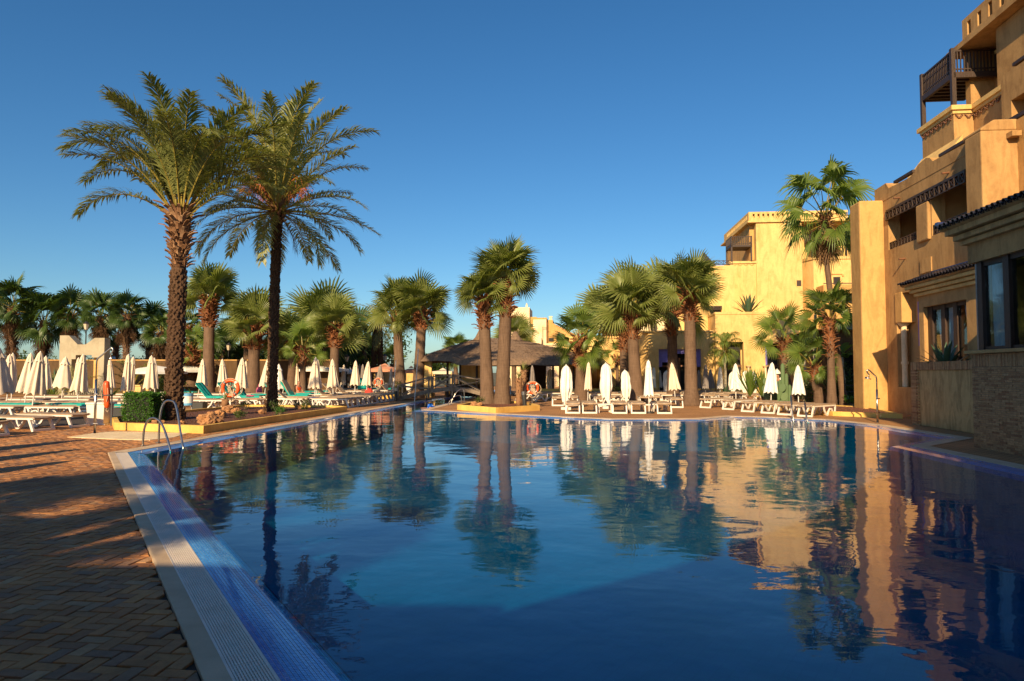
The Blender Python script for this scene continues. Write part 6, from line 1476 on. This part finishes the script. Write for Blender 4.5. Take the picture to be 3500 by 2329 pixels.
hoop('pool_handrail','taller bent chrome handrail at the near pool corner',[(-7.72,15.0,0),(-7.7,15.0,.6),(-7.62,15.0,.88),(-7.45,14.95,.93),(-7.28,14.85,.80),(-6.95,14.45,.12),(-6.86,14.35,-.1),(-6.86,14.35,-.6)])
for i,(px,l) in enumerate(((2710,'left chrome ladder rail at the right pool edge'),(2757,'right chrome ladder rail at the right pool edge'))):
    y0=22.9-.35*i; x=X(px,y0); h_=.78 if i==0 else .55
    hoop('pool_ladder',l,[(x,y0+.15,0),(x,y0+.15,h_*.7),(x-.05,y0+.05,h_),(x-.14,y0-.1,h_*.9),(x-.2,y0-.35,h_*.4),(x-.22,y0-.5,-.1),(x-.22,y0-.5,-.5)],.018)
for i,(dx,h_,l) in enumerate(((0,.75,'tall white ladder rail at the channel side of the island'),(-.12,.45,'short white ladder rail at the channel side of the island'))):
    hoop('pool_ladder',l,[(X(1587,32.8)+dx,32.8-.3*i,0),(X(1587,32.8)+dx,32.8-.3*i,h_*.75),(X(1580,32.8)+dx,32.8-.3*i,h_),(X(1562,32.8)+dx,32.7-.3*i,h_*.8),(X(1545,32.6)+dx,32.6-.3*i,h_*.25),(X(1541,32.5)+dx,32.5-.3*i,-.1)],.022)
# litter bin, dark cubes, bollards
lb=thing('litter_bin','blue and grey litter bin hung between two posts behind the planter','bin',(X(646,27),27,0))
for x in (-.17,.15): MB().box(x-.02,x+.02,-.02,.02,0,.72).build('post',M['grey'],lb)
MB().tube([(0,0,.25),(0,0,.68)],.19,20).build('drum',M['signw'],lb,smooth=False); MB().tube([(0,0,.25),(0,0,.34)],.2,20).build('lower_band',M['bluebin'],lb); MB().tube([(0,0,.62),(0,0,.72)],.2,20).build('upper_band',M['bluebin'],lb)
for px,Y,s_,l in ((687,26.5,.40,'dark cube planter box right of the blue litter bin'),(415,22.3,.40,'black open box left of the hedge')):
    t=thing('dark_box',l,'box',(X(px,Y),Y,0)); MB().box(-s_/2,s_/2,-s_/2,s_/2,0,s_*.95).build('body',M['cable'],t,bevel=.01); MB().box(-s_/2-.01,s_/2+.01,-s_/2-.01,s_/2+.01,s_*.95,s_).build('lid',M['wood'],t)
bo=thing('bollard_lamp','leaning black bollard lamp beside the island dracaenas','bollard',(X(1795,28.3),28.3,0),rot=(0,-.10,0)); MB().tube([(0,0,0),(0,0,.62)],.09,14).build('body',M['cable'],bo); MB().tube([(0,0,.62),(0,0,.76)],.095,14).build('cap',M['grey'],bo)
bo=thing('bollard_lamp','dark bollard lamp at the left foot of the footbridge','bollard',(X(1354,36.5),36.5,0)); MB().tube([(0,0,0),(0,0,.55)],.08,14).build('body',M['cable'],bo); MB().tube([(0,0,.55),(0,0,.72)],.085,14).build('glass_head',M['glow'],bo)
def lamp(px,yt,Y,label):
    h=H+(1273-yt)*Y/2333; t=thing('street_lantern',label,'street lamp',(X(px,Y),Y,0)); MB().tube([(0,0,0),(0,0,h-.55)],[.05,.035],8).build('pole',M['cable'],t)
    MB().tube([(0,0,h-.55),(0,0,h-.18)],[.10,.19],6).build('lantern_glass',M['glow'],t); MB().tube([(0,0,h-.18),(0,0,h-.04),(0,0,h)],[.22,.06,.02],6).build('lantern_roof',M['cable'],t)
lamp(292,1098,44,'street lantern rising behind the pale gateway'); lamp(781,1172,50,'street lantern between the broad palm and the slim date trunk'); lamp(1185,1212,52,'street lantern in the dark grove behind the parasols'); lamp(1315,1210,58,'small street lantern behind the salmon gazebo')
for px,py0,py1,Y,l in ((1418,1366,1193,36.5,'slanting white pole beside the footbridge, tall one'),(1342,1345,1232,38,'slanting white pole left of the footbridge, short one')):
    t=thing('leaning_pole',l,'pole',(X(px,Y),Y,0)); MB().tube([(0,0,0),(X(12,Y)-X(0,Y),0,H+(1273-py1)*Y/2333)],.025,6).build('pole',M['whitep'],t)
shower(1745,1383,1.45,'dark slim shower post behind the palm pair',-1,.1)
# far chairs
GC='white plastic chairs on the far terrace by the gazebo'
def chair():
    t=thing('plastic_chair','white plastic chair on the far terrace by the salmon gazebo','chair',(0,0,0),group=GC)
    MB().box(-.22,.22,-.22,.22,.38,.42).build('seat',M['white'],t); MB().box(-.22,.22,.19,.23,.42,.82).build('backrest',M['white'],t)
    for a in (-.2,.2):
        for b in (-.2,.2): MB().box(a-.02,a+.02,b-.02,b+.02,0,.38).build('leg',M['white'],t)
    return t
c0=chair(); i=0
for k in range(14):
    y=44+(k*5%7); px=1292+k*10.5; q=c0 if k==0 else dup(c0,(0,0,0),0,c0['label'])
    q.location=(X(px,y),y,0); q.rotation_euler.z=random.uniform(0,6.28); q['label']='white plastic chair, %s from the left, on the far terrace below the salmon gazebo'%ORD2[k]
# ---------------------------------------------------------------- people
def person(px,Y,z,label,verts,edges,radii,parts,rz=0,sc=1.0,matb='skin'):
    t=thing('person',label,'person',(X(px,Y),Y,z),rz,scale=sc)
    me=bpy.data.meshes.new('body'); me.from_pydata(verts,edges,[]); me.materials.append(M[matb])
    o=bpy.data.objects.new('body',me); COL.objects.link(o); o.parent=t
    sk=o.modifiers.new('skin','SKIN'); sk.use_smooth_shade=True; lay=me.skin_vertices[0].data
    for i,r_ in enumerate(radii): lay[i].radius=(r_,r_)
    lay[0].use_root=True
    sb=o.modifiers.new('sub','SUBSURF'); sb.levels=1; sb.render_levels=2
    for nm,mat,vv,ee,rr in parts:
        me=bpy.data.meshes.new(nm); me.from_pydata(vv,ee,[]); me.materials.append(M[mat]); c=bpy.data.objects.new(nm,me); COL.objects.link(c); c.parent=t
        s2=c.modifiers.new('skin','SKIN'); s2.use_smooth_shade=True; ly=me.skin_vertices[0].data
        for i,r_ in enumerate(rr): ly[i].radius=(r_,r_)
        ly[0].use_root=True; q=c.modifiers.new('sub','SUBSURF'); q.levels=1; q.render_levels=2
    return t
def standing():
    v=[(0,0,.95),(0,0,1.15),(0,0,1.36),(0,0,1.47),(0,-.01,1.56),(0,-.02,1.66),(0,-.01,1.73),
       (-.17,0,1.36),(-.22,.02,1.12),(-.21,-.05,.90),(-.21,-.08,.80),(.17,0,1.36),(.22,.02,1.12),(.21,-.08,.90),(.21,-.12,.80),
       (-.10,0,.90),(-.11,-.02,.50),(-.12,.03,.08),(-.12,-.12,.03),(.10,0,.90),(.11,.02,.50),(.12,.06,.08),(.12,-.09,.03)]
    e=[(0,1),(1,2),(2,3),(3,4),(4,5),(5,6),(2,7),(7,8),(8,9),(9,10),(2,11),(11,12),(12,13),(13,14),(0,15),(15,16),(16,17),(17,18),(0,19),(19,20),(20,21),(21,22)]
    r=[.13,.12,.13,.055,.075,.09,.06,.06,.045,.033,.04,.06,.045,.033,.04,.09,.058,.04,.035,.09,.058,.04,.035]
    return v,e,r
v,e,r=standing()
tee=[(0,0,.98),(0,0,1.15),(0,0,1.34),(-.16,0,1.34),(-.21,.01,1.18),(.16,0,1.34),(.21,.01,1.18)]; te=[(0,1),(1,2),(2,3),(3,4),(2,5),(5,6)]
trs=[(0,0,.96),(-.10,0,.86),(-.11,-.01,.5),(-.12,.02,.12),(.10,0,.86),(.11,.01,.5),(.12,.05,.12)]; tre=[(0,1),(1,2),(2,3),(0,4),(4,5),(5,6)]
hr=[(0,.02,1.66),(0,.02,1.73),(0,.05,1.60)]; he=[(0,1),(0,2)]
person(2659,31.2,0,'person in turquoise shirt turned left between the white parasol and the column cactus',v,e,r,[('shirt','shirt',tee,te,[.15,.145,.15,.085,.065,.085,.065]),('trousers','navy',trs,tre,[.15,.11,.075,.06,.11,.075,.06]),('hair','hair',hr,he,[.10,.08,.085])],rz=R(-70),sc=.84)
person(1164,49,0,'person in white clothes standing by the broad palm trunk',v,e,r,[('shirt','white',tee,te,[.15,.145,.15,.085,.065,.085,.065]),('trousers','white',trs,tre,[.15,.11,.075,.06,.11,.075,.06]),('hair','hair',hr,he,[.08,.06,.07])],rz=R(160),sc=.9)
sit=[(0,0,.45),(0,0,.65),(0,-.02,.85),(0,-.03,.96),(0,-.05,1.06),(0,-.05,1.16),(-.16,0,.84),(-.2,-.1,.62),(-.14,-.25,.52),(.16,0,.84),(.2,-.1,.62),(.14,-.25,.52),(-.09,-.05,.45),(-.10,-.42,.45),(-.10,-.45,.06),(.09,-.05,.45),(.10,-.42,.45),(.10,-.45,.06)]
se=[(0,1),(1,2),(2,3),(3,4),(4,5),(2,6),(6,7),(7,8),(2,9),(9,10),(10,11),(0,12),(12,13),(13,14),(0,15),(15,16),(16,17)]
sr_=[.13,.12,.13,.055,.085,.08,.06,.045,.035,.06,.045,.035,.09,.06,.04,.09,.06,.04]
person(1022,38,0,'person in orange sitting bent between the parasol and the small shaded palm',sit,se,sr_,[('shirt','orange',[(0,0,.5),(0,0,.65),(0,-.02,.83),(-.15,0,.83),(.15,0,.83)],[(0,1),(1,2),(2,3),(2,4)],[.15,.145,.15,.08,.08]),('hair','hair',[(0,-.03,1.14),(0,0,1.1)],[(0,1)],[.09,.08])],rz=R(60),sc=.9)
swim=[(0,0,-.06),(0,.25,-.10),(0,.55,-.16),(0,-.10,-.03),(0,-.20,.02),(0,-.27,.06),(-.16,-.02,-.06),(-.34,-.16,-.04),(-.5,-.05,-.07),(.16,-.02,-.05),(.34,-.18,.02),(.30,-.40,-.04),(-.08,.8,-.2),(-.09,1.15,-.26),(.08,.8,-.2),(.09,1.15,-.24)]
sw_e=[(0,1),(1,2),(0,3),(3,4),(4,5),(0,6),(6,7),(7,8),(0,9),(9,10),(10,11),(2,12),(12,13),(2,14),(14,15)]
person(1457,30.3,-.035,'swimmer with blue cap in the channel mouth beside the island tip',swim,sw_e,[.12,.12,.11,.05,.08,.07,.05,.04,.035,.05,.04,.035,.07,.05,.07,.05],[('swim_cap','cap',[(0,-.22,.07),(0,-.25,.10),(0,-.18,.08)],[(0,1),(0,2)],[.10,.075,.08])],rz=R(70))
# ---------------------------------------------------------------- unseen casters added behind and beside the camera to shade paving, pavilion and pool
wb=thing('rear_shade_block','unseen ochre block added behind the camera to shade the restaurant pavilion','building',(9,-6,0))  # tall block placed out of view to shade the pavilion
MB().box(-5.1,9,-6,0,0,12.6).build('wall',M['ochre'],wb); MB().box(-4.6,9,-6,-.5,12.6,13.2).build('parapet',M['ochre'],wb)
wb.location=(9,-3.2,0)
ow=thing('near_shade_block','unseen ochre block added behind the camera to shade the near paving','building',(-6,-4,0)); MB().extr([(2.2,0),(10.2,0),(10.2,12.4),(8.6,9.6),(6.0,6.9),(4.0,5.5),(2.2,4.6)],-4,.0,'y').build('shade_wedge',M['ochre'],ow); MB().box(-9,2.2,-4,.2,0,4.6).build('shade_wall',M['ochre'],ow); MB().box(-4.5,-2.0,-3,.0,4.7,5.6).build('shade_step',M['ochre'],ow); MB().box(-7.6,-6.6,-3,-.5,4.6,5.3).build('shade_box',M['ochre'],ow)  # added block; its sloped outline is shaped to lead the pool shadow diagonally
openp=[(-9.2,2.6),(-12.4,4.6),(-15.0,7.5),(-8.3,-.4)]
for i,(x,y) in enumerate([(-7.3,4.0),(-8.3,5.7),(-9.2,7.5),(-10.2,9.3),(-11.3,11.3),(-9.6,4.4),(-10.7,6.6),(-12.2,9.6),(-8.2,3.0),(-13.4,12.6)]):
    q=thing('closed_parasol','closed cream parasol added out of view beside the camera for its shadow','parasol',(x,y,0),group='parasols added left of the camera for their shadows')  # placed out of view for shadow streaks on the left paving
    put('canopy',CN[('flat','canvas')][i%3][0],q,Matrix.Diagonal((2.6,2.6,2.2,1))); put('pole',PM_['pole'],q,Matrix.Diagonal((1.7,1.7,2.2,1)))
for i,(x,y,rs) in enumerate([(-7.0,6.6,60),(-8.2,8.6,62),(-9.4,10.6,60),(-10.8,12.4,55),(-6.6,5.0,60),(-7.8,7.4,0),(-9.0,9.6,0)]):
    lounger(x-1.0,y,-PH+R(60),'white lounger added out of view beside the camera for its shadow','loungers added left of the camera for their shadows',raised=rs)  # raised backs added out of view to break up the paving shadows
for i,(x,y,h_,c) in enumerate([(-9.5,-1.0,4.3,1.1),(-6.4,-.9,4.2,1.0),(-12.5,1.5,3.2,1.0)]):
    t=thing('fan_palm','fan palm added behind the camera for its shadow','palm tree',(x,y,0),group='palms added behind the camera for their shade'); stem(t,[(0,0,0),(0,0,h_)],[.3,.24],M['trunk'],10); crown(t,h_,26,FAN,.1,sc=c,emin=-30)  # crowns added out of view to roughen the shadow edge

# fallen leaves and grit on the near paving
lf=MB(); rnd=random.Random(9)
for i in range(60):
    y=rnd.uniform(3.2,14); x=rnd.uniform(-.76*y,-1.2-.62*(y-3.2)-.15); s_=rnd.uniform(.008,.028); a=rnd.uniform(0,6.28)
    lf.add([(x+s_*math.cos(a),y+s_*math.sin(a),.005),(x+.4*s_*math.cos(a+1.6),y+.4*s_*math.sin(a+1.6),.010),(x-s_*math.cos(a),y-s_*math.sin(a),.006),(x+.4*s_*math.cos(a-1.6),y+.4*s_*math.sin(a-1.6),.009)],[(0,1,2,3)])
tag(lf.build('fallen_leaves',M['dead']),'dry leaf scraps scattered over the near herringbone paving','leaves',kind='stuff')
